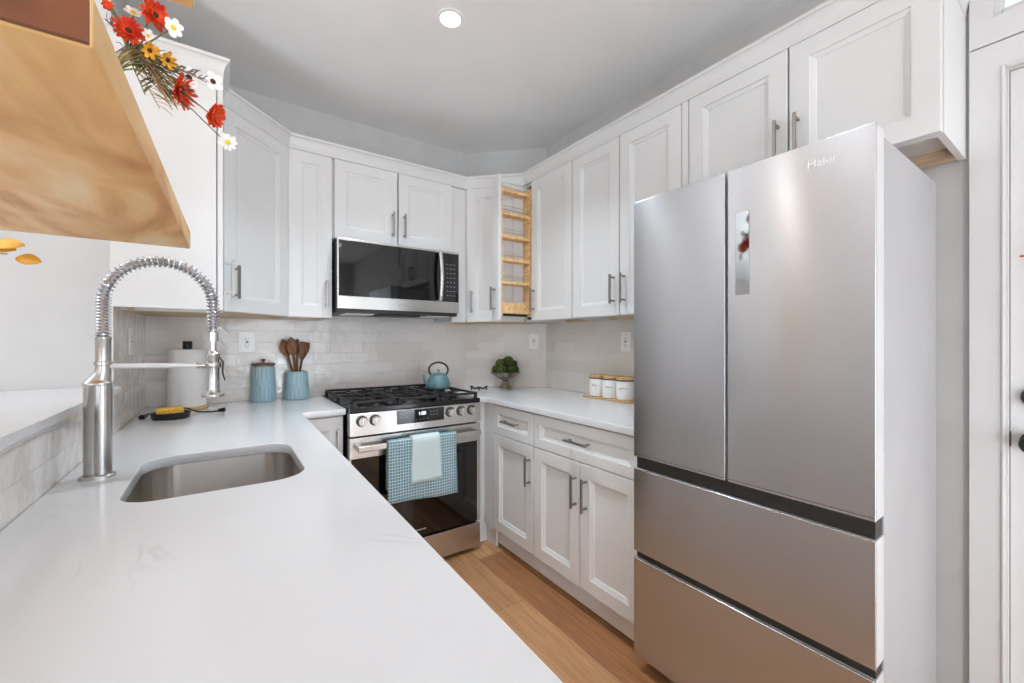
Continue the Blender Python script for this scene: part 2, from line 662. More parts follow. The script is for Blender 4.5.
struct(MB().box(RX0 - .1, XR + .1, RY0 - .1, YB + .1, -0.05, 0).build('floor', 'floor', smooth=False))
struct(MB().box(RX0 - .1, XR + .1, RY0 - .1, YB + .1, CEIL, CEIL + .08).build('ceiling', 'ceil', smooth=False))
wall('wall_back', (XL - .1, XR + .1, YB, YB + .1, 0, CEIL))
b = MB()
b.prism([(1.55, YB), (XR, 2.43), (XR, YB)], 0, CEIL)
struct(b.build('wall_corner', 'wall', smooth=False))
DY0, DY1 = -0.64, 0.189                      # door opening on the right wall
DZ, TZ0, TZ1 = 2.100, 2.275, 2.55
wall('wall_right', (XR, XR + .1, DY1 + .033, YB, 0, CEIL), (XR, XR + .1, RY0, DY0 - .033, 0, CEIL), (XR, XR + .1, DY0 - .033, DY1 + .033, TZ1, CEIL), (XR, XR + .1, DY0 - .033, DY1 + .033, DZ, TZ0),
     (XR, XR + .1, DY1, DY1 + .033, 0, DZ), (XR, XR + .1, DY0 - .033, DY0, 0, DZ))
wall('wall_left', (XL - .1, XL, 2.10, YB, 0, CEIL))
wall('wall_dining', (RX0, XL - .1, 2.10, 2.2, 0, CEIL))
wall('wall_half', (XL - .1, XL, -0.60, 2.098, 0, 1.070))
bx = []
xs = [RX0] + [v for a in WINS_FRONT for v in a[:2]] + [XR]
for i in range(0, len(xs), 2):
    bx.append((xs[i], xs[i + 1], RY0 - .1, RY0, 0, CEIL))
for (a, b_, q) in WINS_FRONT:
    bx += [(a, b_, RY0 - .1, RY0, 0, q), (a, b_, RY0 - .1, RY0, 2.3, CEIL)]
wall('wall_front', *bx)
bx = []
ys = [RY0] + [v for a in WINS_LEFT for v in a] + [2.1]
for i in range(0, len(ys), 2):
    bx.append((RX0 - .1, RX0, ys[i], ys[i + 1], 0, CEIL))
for (a, b_) in WINS_LEFT:
    bx += [(RX0 - .1, RX0, a, b_, 0, 0.8), (RX0 - .1, RX0, a, b_, 2.3, CEIL)]
wall('wall_far', *bx)


def win_frame(x0, x1, z0, z1, t=0.05, d=0.06, mull=True):
    b = MB()
    b.box(x0, x0 + t, 0, d, z0, z1, .004).box(x1 - t, x1, 0, d, z0, z1, .004)
    b.box(x0 + t, x1 - t, 0, d, z0, z0 + t, .004).box(x0 + t, x1 - t, 0, d, z1 - t, z1, .004)
    if mull:
        b.box((x0 + x1) / 2 - t / 3, (x0 + x1) / 2 + t / 3, .01, d - .01, z0 + t, z1 - t, .003)
        b.box(x0 + t, x1 - t, .012, d - .012, (z0 + z1) / 2 - t / 3, (z0 + z1) / 2 + t / 3, .003)
    return b


for i, (a, b_, q) in enumerate(WINS_FRONT):
    o = struct(win_frame(a, b_, q, 2.3).build('window_%d' % (i + 1), 'trim'))
    o.location = (0, RY0 - .05, 0)
for i, (a, b_) in enumerate(WINS_LEFT):
    o = struct(win_frame(a, b_, 0.8, 2.3).build('window_%d' % (i + 3), 'trim'))
    o.location = (RX0 - .05, 0, 0)
    o.rotation_euler = (0, 0, R(90))

# backsplash tile, each slab in its own frame (x along, z up, 6 mm proud of the wall)
TT = 0.007


def tile(name, p0, p1, z0, z1, z_off=0.914):
    """p0->p1 along the wall seen from the room, left to right; slab stands in front of that line"""
    p0, p1 = Vector(p0), Vector(p1)
    d = p1 - p0
    o = MB().box(0, d.length, -TT, 0, z0 - z_off, z1 - z_off).build(name, 'tile', smooth=False)
    o.location = (p0.x, p0.y, z_off)
    o.rotation_euler = (0, 0, math.atan2(d.y, d.x))
    return struct(o)


tile('trim_1', (XL, 2.88), (1.55, 2.88), 0.90, 1.46)
tile('trim_2', (1.553, 2.877), (2.0, 2.43), 0.90, 1.42)
tile('trim_3', (XR, 2.427), (XR, 1.03), 0.90, 1.42)
tile('trim_4', (XL, 2.098), (XL, 2.872), 0.90, 1.42)
tile('trim_5', (XL, -0.60), (XL, 2.097), 0.90, 1.068)

# ------------------------------------------------------------------ worktops
SINK = rrect(-0.187, 0.182, 1.182, 1.618, [0.085, 0.075, 0.085, 0.07], 10)
outer = [(-0.332, -0.60), (0.269, -0.60), (0.3115, 2.215), (0.317, 2.235), (0.5145, 2.235), (0.5145, 2.872), (-0.332, 2.872)]
o = link('worktop', slab2d(outer, [SINK], 0.884, 0.914), 'quartz')
tag(o, 'white quartz peninsula worktop holding the undermount sink and tall spring faucet', 'countertop')
outer = [(1.330, 1.062), (1.992, 1.062), (1.992, 2.425), (1.552, 2.865), (1.549, 2.872), (1.2835, 2.872), (1.2835, 2.235),
         (1.300, 2.232), (1.315, 2.222), (1.326, 2.205), (1.330, 2.18)]
o = link('worktop', slab2d(outer, [], 0.884, 0.914), 'quartz')
tag(o, 'white quartz worktop in the corner between the gas range and the refrigerator', 'countertop')
o = MB().box(-0.90, -0.312, -0.62, 2.096, 1.0715, 1.094, .003).build('bar_top', 'quartz')
tag(o, 'white quartz raised bar ledge capping the tiled half wall on the left', 'bar ledge')


# ------------------------------------------------------------------ cabinets
def door_bm(wd, h, frame=0.062, t=0.019):
    b = MB()
    prof = [(0.0, t), (0.0, 0.0018), (0.0018, 0.0), (frame, 0.0), (frame + .0012, .0055), (frame + .005, .0055),
            (frame + .017, .0105), (frame + .0182, .0140), (frame + .0205, .0140)]
    rs = []
    for (i, d) in prof:
        x0, x1, z0, z1 = -wd / 2 + i, wd / 2 - i, i, h - i
        rs.append([(x0, d, z0), (x1, d, z0), (x1, d, z1), (x0, d, z1)])
    return b.rings(rs, True, True, True)


def pull_bm(L=0.152, vertical=True, s=0.0050, off=0.029):
    b = MB()
    for k in (-1, 1):
        q = k * (L / 2 - .016)
        if vertical:
            b.box(-s * .85, s * .85, -off, 0, q - s, q + s, .001)
        else:
            b.box(q - s, q + s, -off, 0, -s * .85, s * .85, .001)
    if vertical:
        b.box(-s, s, -off - s * 2, -off + .0005, -L / 2, L / 2, .0015)
    else:
        b.box(-L / 2, L / 2, -off - s * 2, -off + .0005, -s, s, .0015)
    return b


def add_door(par, cx, z0, wd, h, hx=None, hz=None, y=-0.0225, rotz=0, px=None, name='door', vertical=True, frame=0.062, base=None):
    """door front faces local -y; hx: handle offset from the door's centre line"""
    d = door_bm(wd, h, frame).build(name, 'cab', par, ang=20)
    d.location = (cx, y, z0) if base is None else (base[0], base[1], z0)
    d.rotation_euler = (0, 0, rotz)
    if hx is not None:
        p = pull_bm(vertical=vertical).build('handle', 'pull', d)
        p.location = (hx, -0.0002, hz)
    return d


ZB, ZT = 1.392, 2.312                       # wall cabinets: underside and door top


def carcass(par, x0, x1, dep, z0, z1, bottom='birch', floor_rec=0.018, y0=0.0, rail='birch'):
    b = MB()
    t = .018
    b.box(x0, x0 + t, y0, dep, z0, z1, .001).box(x1 - t, x1, y0, dep, z0, z1, .001)
    b.box(x0 + t, x1 - t, y0, y0 + t, z0, z0 + .035).box(x0 + t, x1 - t, y0, y0 + t, z1 - .035, z1)
    b.box(x0 + t, x1 - t, dep - t, dep, z0 + floor_rec, z1).box(x0 + t, x1 - t, y0 + t, dep - t, z1 - t, z1)
    b.build('carcass', 'cab', par)
    MB().box(x0 + t, x1 - t, y0 + t, dep - t, z0 + floor_rec, z0 + floor_rec + .014).build('bottom_panel', bottom, par)
    if floor_rec > .01:
        MB().box(x0 + t, x1 - t, dep - t - .022, dep - t - .0005, z0 + .001, z0 + floor_rec - .0005).build('hanging_rail', rail, par)


def wall_cab(label, loc, rotz, wd, dep, z0, doors, z1=ZT + .001, **kw):
    """doors: (centre x, width, handle x offset or None)"""
    c = thing('wall_cabinet', label, 'cabinet', (loc[0], loc[1], z0), rotz)
    carcass(c, -wd / 2, wd / 2, dep, 0, z1 - z0, **kw)
    for (cx, dw, hx) in doors:
        add_door(c, cx, 0.002, dw - .002, ZT - z0 - 0.002, hx, 0.135 if z0 < 1.6 else 0.125)
    return c


# left wall: one narrow cabinet whose side panel faces the room
wall_cab('narrow white wall cabinet on the left wall, its plain side panel behind the faucet arch', (-0.0225, 2.154, 0), R(90), 0.228, 0.3105, ZB - .008, [(0, .222, -.075)])


def diag_cab(label, pts, c, ang, dw, hx):
    t = thing('corner_cabinet', label, 'cabinet', (c[0], c[1], ZB))
    q = [(p[0] - c[0], p[1] - c[1]) for p in pts]
    MB().prism(q, 0.018, ZT + .001 - ZB).build('carcass', 'cab', t, smooth=False)
    cx = sum(p[0] for p in q) / len(q)
    cy = sum(p[1] for p in q) / len(q)
    q2 = [(cx + (p[0] - cx) * .985, cy + (p[1] - cy) * .985) for p in q]
    MB().prism(q2, 0.0, 0.0178).build('bottom_panel', 'birch', t, smooth=False)
    n = Vector((math.sin(ang), -math.cos(ang)))       # outward normal of the front
    add_door(t, 0, 0.002, dw, ZT - ZB - .002, hx, .135, rotz=ang, base=(n.x * .0225, n.y * .0225))
    return t


s2 = math.sqrt(.5)
# left corner: front line from (0, 2.262) to (0.293, 2.555); carcass 21 mm behind it
A0, A1 = (-0.0215, 2.270), (0.285, 2.5765)
diag_cab('white diagonal corner wall cabinet between the left wall and the narrow cabinet', [(XL + .0015, 2.270), A0, A1, (0.285, 2.8785), (XL + .0015, 2.8785)],
         ((A0[0] + A1[0]) / 2, (A0[1] + A1[1]) / 2), R(45), .405, -.158)
# right corner
B0, B1 = (1.3925, 2.5765), (1.6925, 2.2765)
dd = 0.0015
diag_cab('white diagonal corner wall cabinet behind the pulled-out spice rack', [B0, B1, (1.9985, 2.2765), (1.9985, 2.430), (1.549, 2.8785), (1.3925, 2.8785)],
         ((B0[0] + B1[0]) / 2, (B0[1] + B1[1]) / 2), R(-45), .395, -.160)

wall_cab('narrow white wall cabinet left of the microwave', (0.4015, 2.5765, 0), 0, 0.229, 0.302, ZB, [(0, .225, .080)], )
wall_cab('white two-door wall cabinet above the microwave', (0.8995, 2.5765, 0), 0, 0.763, 0.302, 1.853, [(-.188, .372, .152), (.190, .372, -.152)])
o = MB().box(1.2825, 1.391, 2.5765, 2.8785, ZB, ZT + .001, .001).build('filler_panel', 'cab')
tag(o, 'plain white upright filler panel right of the microwave', 'panel')
wall_cab('white single-door wall cabinet right of the pulled-out spice rack', (1.6915, 1.994, 0), R(-90), 0.3925, 0.306, ZB, [(0, .388, -.160)])
wall_cab('white two-door wall cabinet above the three white jars', (1.6915, 1.4445, 0), R(-90), 0.7045, 0.306, ZB, [(-.1765, .348, .142), (.1765, .348, -.142)])
o = MB().box(1.672, 1.9985, 1.0595, 1.091, 1.853, ZT + .001, .001).build('filler_panel', 'cab')
tag(o, 'slim white upright filler panel left of the cabinets over the refrigerator', 'panel')
wall_cab('white two-door wall cabinet over the refrigerator, beside the white door', (1.6915, 0.667, 0), R(-90), 0.783, 0.306, 1.853, [(-.1955, .387, .163), (.1955, .387, -.163)], floor_rec=.04, bottom='cab', rail='birch')

# pull-out spice cabinet between the diagonal corner and the single door
t = thing('spice_cabinet', 'open narrow white wall cabinet with maple spice rack pulled out', 'cabinet', (1.6915, 2.233, ZB), R(-90))
b = MB()
HW = .0405
HH = ZT + .001 - ZB
b.box(-HW, -HW + .004, 0, .306, 0, HH).box(HW - .004, HW, 0, .306, 0, HH)
b.box(-HW + .004, HW - .004, .30, .306, 0, HH).box(-HW + .004, HW - .004, 0, .30, HH - .012, HH).box(-HW + .004, HW - .004, 0, .30, 0, .012)
b.build('carcass', 'cab', t)
fp = MB().box(-.0385, .0385, -.2745, -.2555, 0, ZT - ZB, .0015).build('front_panel', 'cab', t)
p = pull_bm().build('handle', 'pull', fp)
p.location = (0, -.2746, .135)
rk = MB().box(-.034, .034, -.0295, -.012, .03, .87, .001).build('rack_upright', 'maple', t)
rk2 = MB().box(-.034, .034, -.2553, -.240, .03, .87, .001).build('rack_upright', 'maple', t)
for i, z in enumerate((.232, .379, .526, .673, .820)):
    s_ = MB().box(-.034, .034, -.240, -.0295, z, z + .020, .001).build('shelf', 'maple', t)
    bb = MB()
    for k in (-.031, .031):
        bb.cyl((k, -.240, z + .055), (k, -.0295, z + .055), .0022, n=6)
    bb.build('guard_rail', 'chrome', s_)
s_ = MB().box(-.034, .034, -.240, -.0295, .045, .060, .001).box(-.034, -.027, -.240, -.0295, .060, .115, .001).box(.027, .034, -.240, -.0295, .060, .115, .001).build('tray', 'maple', t)
MB().box(-.010, .010, -.0115, .29, .012, .028, .001).box(-.010, .010, -.24, -.0115, .030, .0445, .001).build('slide_rail', 'gap', t)


# crown moulding swept along the cabinet tops
def sweep(path, prof):
    n = len(path)
    P = [Vector(p) for p in path]
    rs = []
    for i in range(n):
        d0 = (P[i] - P[i - 1]).normalized() if i else None
        d1 = (P[i + 1] - P[i]).normalized() if i < n - 1 else None
        if d0 is None:
            nn = Vector((d1.y, -d1.x)); k = 1
        elif d1 is None:
            nn = Vector((d0.y, -d0.x)); k = 1
        else:
            n0, n1 = Vector((d0.y, -d0.x)), Vector((d1.y, -d1.x))
            nn = (n0 + n1).normalized()
            k = 1 / max(nn.dot(n0), .3)
        rs.append([(P[i].x + nn.x * o_ * k, P[i].y + nn.y * o_ * k, z) for (o_, z) in prof])
    return MB().rings(rs, True, True, True)


prof = [(-.020, 2.3140), (.0002, 2.3140), (.0006, 2.332), (.003, 2.346), (.008, 2.362), (.015, 2.375), (.0165, 2.3765), (.0215, 2.3775), (.0225, 2.380), (.0225, 2.389), (.0215, 2.391), (-.020, 2.391)]
struct(sweep([(XL + .001, 2.040), (0.0, 2.040), (0.0, 2.262), (0.293, 2.555), (1.385, 2.555), (1.670, 2.270), (1.670, 0.274), (1.999, 0.274)], prof).build('trim_6', 'trim', ang=25))


# base cabinets
def base_cab(label, loc, rotz, wd, dep, doors, drawers, toe=0.018, z1=0.8835):
    """doors: (cx, w, hx); drawers: (cx, w)"""
    c = thing('base_cabinet', label, 'cabinet', (loc[0], loc[1], 0), rotz)
    b = MB()
    t = .018
    x0, x1 = -wd / 2, wd / 2
    b.box(x0, x0 + t, 0, dep, .115, z1).box(x1 - t, x1, 0, dep, .115, z1)
    b.box(x0 + t, x1 - t, dep - t, dep, .115, z1).box(x0 + t, x1 - t, 0, dep - t, .115, .133)
    b.box(x0 + t, x1 - t, 0, t, z1 - .03, z1).box(x0 + t, x1 - t, 0, t, .69, .71)
    b.build('carcass', 'cab', c, smooth=False)
    MB().box(x0, x1, toe, toe + .016, .020, .1145).box(x0 + .02, x1 - .02, toe + .070, dep, 0, .1145).build('toe_kick', 'cab', c, smooth=False)
    for (cx, w_, hx) in doors:
        h = (.697 if drawers else .873) - .121
        add_door(c, cx, .121, w_, h, hx, h - .135)
    for (cx, w_) in drawers:
        add_door(c, cx, .702, w_, .171, 0, .0905, name='drawer', vertical=False, frame=.048)
    return c


base_cab('white base cabinet with one door and one drawer, in the corner by the range', (1.3765, 1.9555, 0), R(-90), .403, .614, [(0, .396, .170)], [(0, .396)])
base_cab('wider white base cabinet with two doors under one long drawer, beside the refrigerator', (1.3765, 1.4065, 0), R(-90), .692, .614, [(-.1735, .341, .150), (.1735, .341, -.128)], [(0, .686)])
# corner filler beside the range
o = MB().box(1.2835, 1.3545, 2.2605, 2.2785, .1155, .8835, .001).box(1.3555, 1.3745, 2.1585, 2.2785, .1155, .8835, .001).box(1.2835, 1.3745, 2.2655, 2.2785, 0.0, .115).box(1.3765, 1.392, 2.1585, 2.2785, 0.0, .115).build('filler_panel', 'cab')
tag(o, 'white corner filler strip between the range and the base cabinets', 'panel')
base_cab('narrow white base cabinet squeezed between the peninsula and the range', (0.4125, 2.2805, 0), 0, .198, .590, [(-.002, .188, .068)], [])
# peninsula cabinets under the worktop, facing the aisle
base_cab('white peninsula base cabinet under the sink', (0.243, 1.40, 0), R(90), .80, .570, [(-.2, .393, .15), (.2, .393, -.15)], [])
base_cab('white peninsula base cabinet beside the sink cabinet, toward the room', (0.235, 0.695, 0), R(90), .60, .562, [(0, .592, .24)], [(0, .592)])
base_cab('white peninsula base cabinet at the open end of the worktop', (0.229, -0.10, 0), R(90), .98, .556, [(-.245, .48, .19), (.245, .48, -.19)], [])

# ------------------------------------------------------------------ sink and faucet
t = thing('undermount_sink', 'stainless steel undermount sink bowl set in the white worktop', 'sink', (0, 1.40, 0.883))
S0 = rrect(-0.191, 0.186, 1.178, 1.622, [0.085, 0.075, 0.085, 0.07], 10)
cx, cy = 0.0, 1.40


def ring_of(pts, k_in, z):
    out = []
    x0, x1, y0, y1 = min(p[0] for p in pts), max(p[0] for p in pts), min(p[1] for p in pts), max(p[1] for p in pts)
    mx_, my_ = (x0 + x1) / 2, (y0 + y1) / 2
    for p in pts:
        out.append(((mx_ + (p[0] - mx_) * (1 - 2 * k_in / (x1 - x0))) - cx, (my_ + (p[1] - my_) * (1 - 2 * k_in / (y1 - y0))) - cy, z))
    return out


b = MB()
b.rings([ring_of(S0, -.018, 0), ring_of(S0, 0, 0), ring_of(S0, .004, -.165), ring_of(S0, .010, -.185), ring_of(S0, .03, -.20), ring_of(S0, .14, -.206), ring_of(S0, .155, -.207)], True, False, True)
b.build('bowl', 'sink', t, ang=50)
MB().lathe([(.018, -.2065), (.042, -.2062), (.044, -.2035), (.036, -.203), (.030, -.2055), (0, -.2058)], n=28).build('drain', 'chrome', t)

FX, FY, FZ = -0.2615, 1.465, 0.914
t = thing('kitchen_faucet', 'tall brushed nickel spring faucet with arched coil beside the sink', 'faucet', (FX, FY, FZ))


def oval(hw, hd, z, cxx=0.0, n=36):
    """stadium ring: half width hw along x, half depth hd"""
    pts = []
    for i in range(n):
        a = 2 * PI * i / n
        c_, s_ = math.cos(a), math.sin(a)
        pts.append((cxx + (hw - hd) * (1 if c_ > 0 else -1) * (min(1, abs(c_) * 3)) + hd * c_, hd * s_, z))
    return pts


MB().rings([oval(.0345, .026, 0), oval(.0345, .026, .006), oval(.031, .0225, .0085), oval(.029, .021, .010)], True, True, True).build('base_flange', 'nickel', t)
b = MB()
b.rings([oval(.0265, .0195, .0105), oval(.0265, .0195, .232), oval(.0285, .021, .234), oval(.0285, .021, .240), oval(.0265, .0195, .242),
         oval(.024, .0185, .249, .002), oval(.0195, .0165, .258, .006), oval(.0165, .0155, .266, .0095), oval(.0155, .0152, .276, .0105)], True, True, True)
b.lathe([(.0152, .2755), (.0152, .283), (.0182, .285), (.0182, .292), (.0152, .294), (.0152, .348), (.0162, .350), (.0162, .354), (.013, .356)], (.0105, 0, 0))
b.build('body', 'nickel', t)
# seam column on the sink side of the body
MB().lathe([(.0195, .0105), (.0195, .2335)], (.0092, -.0042, 0), n=24).build('valve_column', 'nickel', t)
# lever on the far side
MB().cyl((0, .018, .20), (0, .045, .20), .012).tube([(0, .04, .20), (0, .052, .215), (0, .060, .29)], [.006, .006, .004]).build('lever', 'nickel', t)
# spout path: up, half circle, down
x0, x1, rz = .0105, .2375, .1135
path = []
for i in range(12):
    path.append(Vector((x0, 0, .350 + i * (.446 - .350) / 12)))
for i in range(41):
    a = PI - PI * i / 40
    path.append(Vector(((x0 + x1) / 2 + rz * math.cos(a), 0, .446 + rz * math.sin(a))))
for i in range(1, 10):
    path.append(Vector((x1, 0, .446 - i * (.446 - .372) / 9)))
MB().tube(path, .0095, 12).build('hose', 'hose', t)
# coil: helix around the path, tight on the straight rise, open on the arch
seg = [0.0]
for i in range(1, len(path)):
    seg.append(seg[-1] + (path[i] - path[i - 1]).length)
tot = seg[-1]


def on_path(s):
    for i in range(1, len(path)):
        if s <= seg[i] or i == len(path) - 1:
            f_ = (s - seg[i - 1]) / max(seg[i] - seg[i - 1], 1e-9)
            return path[i - 1].lerp(path[i], f_), (path[i] - path[i - 1]).normalized()


hel = []
ph = 0.0
s = 0.0
while s < tot:
    p_, d_ = on_path(s)
    n1 = Vector((0, 1, 0))
    n2 = d_.cross(n1)
    hel.append(p_ + (n1 * math.cos(ph) + n2 * math.sin(ph)) * .0138)
    pitch = .0078 if s < .11 else (.0118 if s < .42 else .0100)
    ph += 2 * PI / 14
    s += pitch / 14
MB().tube(hel, .0022, 6).build('spring', 'chrome', t)
# spray head
b = MB()
b.lathe([(.0135, .345), (.0135, .370), (.0105, .373), (.0105, .377)], (x1, 0, 0), n=20)
b.lathe([(.0085, .318), (.0085, .345)], (x1, 0, 0), n=16)
b.build('hose_collar', 'chrome', t)
b = MB()
b.lathe([(0.018, .186), (.0265, .187), (.0275, .191), (.0262, .195), (.0190, .1985), (.0168, .203), (.0160, .212), (.0157, .24), (.0155, .300), (.0165, .302), (.0165, .310), (.012, .314), (.0105, .318)], (x1, 0, 0), n=28)
b.build('spray_head', 'nickel', t)
MB().tube([(x1 + .014, -.004, .300), (x1 + .024, -.006, .285), (x1 + .022, -.006, .255), (x1 + .028, -.006, .232)], [.003, .004, .004, .003], flat=.6).build('spray_trigger', 'gap', t)
# docking arm
b = MB()
b.tube([(x0 + .012, 0, .281), (x1 - .038, 0, .277)], .0068, 14)
b.build('docking_arm', 'arm_sheen', t)
MB().cyl((x1 - .038, 0, .277), (x1 - .014, 0, .277), .0092, n=18).lathe([(.0185, .270), (.0195, .272), (.0195, .284), (.0185, .286)], (x1, 0, 0)).build('docking_clip', 'nickel', t)

# ------------------------------------------------------------------ range
t = thing('gas_range', 'stainless steel slide-in gas range with black oven door', 'stove', (0.899, 2.178, 0))
HWD = .378
MB().box(-HWD + .004, HWD - .004, .05, .690, .03, .894).box(-.33, -.28, .08, .13, 0, .03).box(.28, .33, .08, .13, 0, .03).box(-.33, -.28, .60, .65, 0, .03).box(.28, .33, .60, .65, 0, .03).build('body', 'black', t, smooth=False)
b = MB()
b.box(-HWD, HWD, .004, .69, .8955, .918, .003)
b.build('cooktop', 'enamel', t)
# control panel, face leans back a little
b = MB()
b.rings([[(-HWD, .0, .778), (HWD, .0, .778), (HWD, .0, .890), (HWD, .006, .8985), (-HWD, .006, .8985), (-HWD, .0, .890)][::-1][:0] or
         [(-HWD, -.002, .779), (-HWD, .002, .888), (-HWD, .010, .8950), (-HWD, .049, .8950), (-HWD, .049, .779)],
         [(HWD, -.002, .779), (HWD, .002, .888), (HWD, .010, .8950), (HWD, .049, .8950), (HWD, .049, .779)]], True, True, True)
cp = b.build('control_panel', 'steel_range', t, ang=30)
MB().box(-.137, .136, -.0045, .0015, .814, .886, .001).build('display', 'glass', cp)
o = link('clock_digits', text_mesh('1:00', .026), 'digits', cp)
o.location = (.003, -.0052, .862)
for x in (-.115, -.098, -.081, .055, .072, .092):
    for z in (.868, .850):
        MB().box(x - .004, x + .004, -.0052, -.0046, z - .0015, z + .0015).build('touch_key', 'icons', cp)
for x in (-.03, -.008, .014, .036):
    MB().box(x - .003, x + .003, -.0052, -.0046, .830, .833).build('touch_key', 'icons', cp)
for x in (-.319, -.253, .176, .246, .316):
    k = MB().cyl((x, -.006, .852), (x, -.032, .852), .0235, .0215, n=28).box(x - .0045, x + .0045, -.036, -.028, .8345, .8695, .002).build('knob', 'steel_range', t)
    MB().cyl((x, .001, .852), (x, -.0055, .852), .0285, n=28).build('knob_ring', 'gap', k)
# burners
for (x, y, r) in ((-.245, .20, .048), (-.245, .50, .040), (.0, .35, .052), (.245, .20, .052), (.245, .50, .038)):
    bu = MB().lathe([(r * 1.25, .918), (r * 1.25, .924), (r, .928), (r * .95, .934)], (x, y, 0), n=26).build('burner', 'gap', t)
    MB().lathe([(r * .9, .9345), (r * .92, .941), (r * .6, .943), (0, .9432)], (x, y, 0), n=26).build('burner_cap', 'iron', bu)
# grates, three sections
for (xa, xb) in ((-.368, -.128), (-.122, .122), (.128, .368)):
    b = MB()
    za, zb, q = .939, .952, .0065
    ya, yb = .022, .672
    b.box(xa, xb, ya, ya + 2 * q, za, zb, .002).box(xa, xb, yb - 2 * q, yb, za, zb, .002)
    b.box(xa, xa + 2 * q, ya, yb, za, zb, .002).box(xb - 2 * q, xb, ya, yb, za, zb, .002)
    xm = (xa + xb) / 2
    b.box(xa, xb, .343, .357, za, zb, .002)
    for yc in (.20, .50):
        b.box(xa, xm - .03, yc - .005, yc + .005, za, zb, .002).box(xm + .03, xb, yc - .005, yc + .005, za, zb, .002)
        b.box(xm - .005, xm + .005, yc - .15, yc - .03, za, zb, .002).box(xm - .005, xm + .005, yc + .03, yc + .15, za, zb, .002)
    for x in (xa, xb - .016):
        for y in (ya, .342, yb - .016):
            b.box(x, x + .016, y, y + .016, .9185, za, .001)
    b.build('grate', 'iron', t)
# oven door
d = MB().box(-HWD, HWD, .004, .048, .662, .768, .003).box(-HWD, -HWD + .008, .004, .048, .182, .662, .001).box(HWD - .022, HWD, .004, .048, .182, .662, .001).build('oven_door', 'steel_range', t)
MB().box(-HWD + .008, HWD - .022, .006, .046, .182, .6615, .001).build('oven_window', 'glass', d)
b = MB()
b.box(-.352, .352, -.058, -.040, .706, .738, .006, 3)
for x in (-.335, .335):
    b.box(x - .012, x + .012, -.045, .005, .710, .734, .003)
b.build('oven_handle', 'steel_range', d)
MB().box(-HWD, HWD, .004, .048, .026, .170, .003).build('storage_drawer', 'steel_range', t)
MB().box(-.03, .03, .0052, .0062, .215, .222).build('badge', 'icons', d)


# towels over the handle
def drape(name, x0, x1, front_z, back_z, m, y_f, top_z, yc, th, wav, seed, slant=0.0, flare=0.0, base=(0.899, 2.178)):
    rr = random.Random(seed)
    n = 15
    prof = []
    # front hem up, over the bar, down the back
    nf = 14
    for i in range(nf + 1):
        prof.append((y_f, None, i / nf))
    arc = []
    b = MB()
    pts = []
    yb = yc + (yc - y_f)
    for j in range(n):
        u = j / (n - 1)
        x = x0 + (x1 - x0) * u
        col = []
        fz = front_z + slant * u
        w1 = math.sin(u * PI * 3.2 + seed) * wav
        for i in range(nf + 1):
            v = i / nf
            z = fz + (top_z - .018 - fz) * v
            y = y_f - w1 * (1 - v) - .002 * math.sin(v * 5 + seed)
            col.append((x + flare * (1 - v) * (u - .3), y, z))
        for i in range(1, 8):
            a = PI - PI * i / 8
            col.append((x, yc + (yc - y_f) * math.cos(a), top_z - .018 + .018 * math.sin(a)))
        for i in range(8):
            v = i / 7
            col.append((x, yb + .001 * math.sin(v * 4), top_z - .018 - (top_z - .018 - back_z) * v))
        pts.append(col)
    b.rings(pts, False)
    o = b.build(name, m, ang=80)
    sm = o.modifiers.new('thickness', 'SOLIDIFY')
    sm.thickness = th
    sm.offset = 1.0 if False else 0.0
    o.location = (base[0], base[1], 0)
    return o


o = drape('dish_towel', -.207, .182, .428, .490, 'waffle', -.066, .7485, -.049, .005, .0035, 1, slant=-.024, flare=.012)
tag(o, 'pale blue waffle-weave dish towel hanging over the oven door handle', 'towel')
o = drape('hand_towel', -.080, .078, .508, .570, 'towel', -.0735, .7565, -.049, .005, .0025, 3, slant=.004, flare=.02)
tag(o, 'smaller smooth pale mint towel folded on top of the waffle towel', 'towel')

# kettle on the right rear burner
KX, KY, KZ = 1.150, 2.50, 0.9522
t = thing('teapot', 'small teal cast iron teapot with black arched handle on the range', 'teapot', (KX, KY, KZ), R(-35))
MB().lathe([(.060, 0), (.072, .006), (.077, .020), (.076, .034), (.070, .054), (.061, .074), (.051, .090), (.044, .093)], n=36).build('pot_body', 'kettle', t)
ld = MB().lathe([(.046, .0935), (.046, .097), (.030, .102), (.006, .104)], n=30).build('lid', 'kettle', t)
MB().lathe([(.005, .104), (.004, .110), (.009, .116), (.010, .121), (.006, .126), (0, .127)], n=16).build('lid_knob', 'pewter', ld)
MB().tube([(-.066, 0, .034), (-.086, 0, .056), (-.093, 0, .078), (-.103, 0, .090)], [.020, .014, .010, .009], 14).build('spout', 'kettle', t)
pts = []
for i in range(25):
    a = R(-22 + 224 * i / 24)
    pts.append((.062 * math.cos(a), 0, .122 + .048 * math.sin(a)))
MB().tube([(.048, 0, .086)] + pts + [(-.048, 0, .086)], .0062, 10).build('bail_handle', 'black', t)

# wrought trivet on the counter right of the range
t_ = MB()
for k in range(2):
    sg = 1 if k == 0 else -1
    pp = [(sg * (.004 + .043 * i / 12), .0, .018 + .004 * math.cos(i / 12 * 2 * PI)) for i in range(13)]
    t_.tube(pp, .0060, 8)
    t_.tube([(sg * .047, 0, .0285), (sg * .052, 0, .020), (sg * .050, 0, .005)], .005, 8)
    t_.ball((sg * .052, 0, .028), .0085, 2)
t_.tube([(0, -.014, .005), (0, -.004, .020), (0, .004, .020), (0, .014, .005)], .0055, 8).ball((0, 0, .018), .010, 2)
o = t_.build('spoon_rest', 'iron')
o.location = (1.474, 2.535, .9143)
o.rotation_euler = (0, 0, R(-30))
tag(o, 'small black wrought iron spoon rest on the worktop right of the range', 'spoon rest')

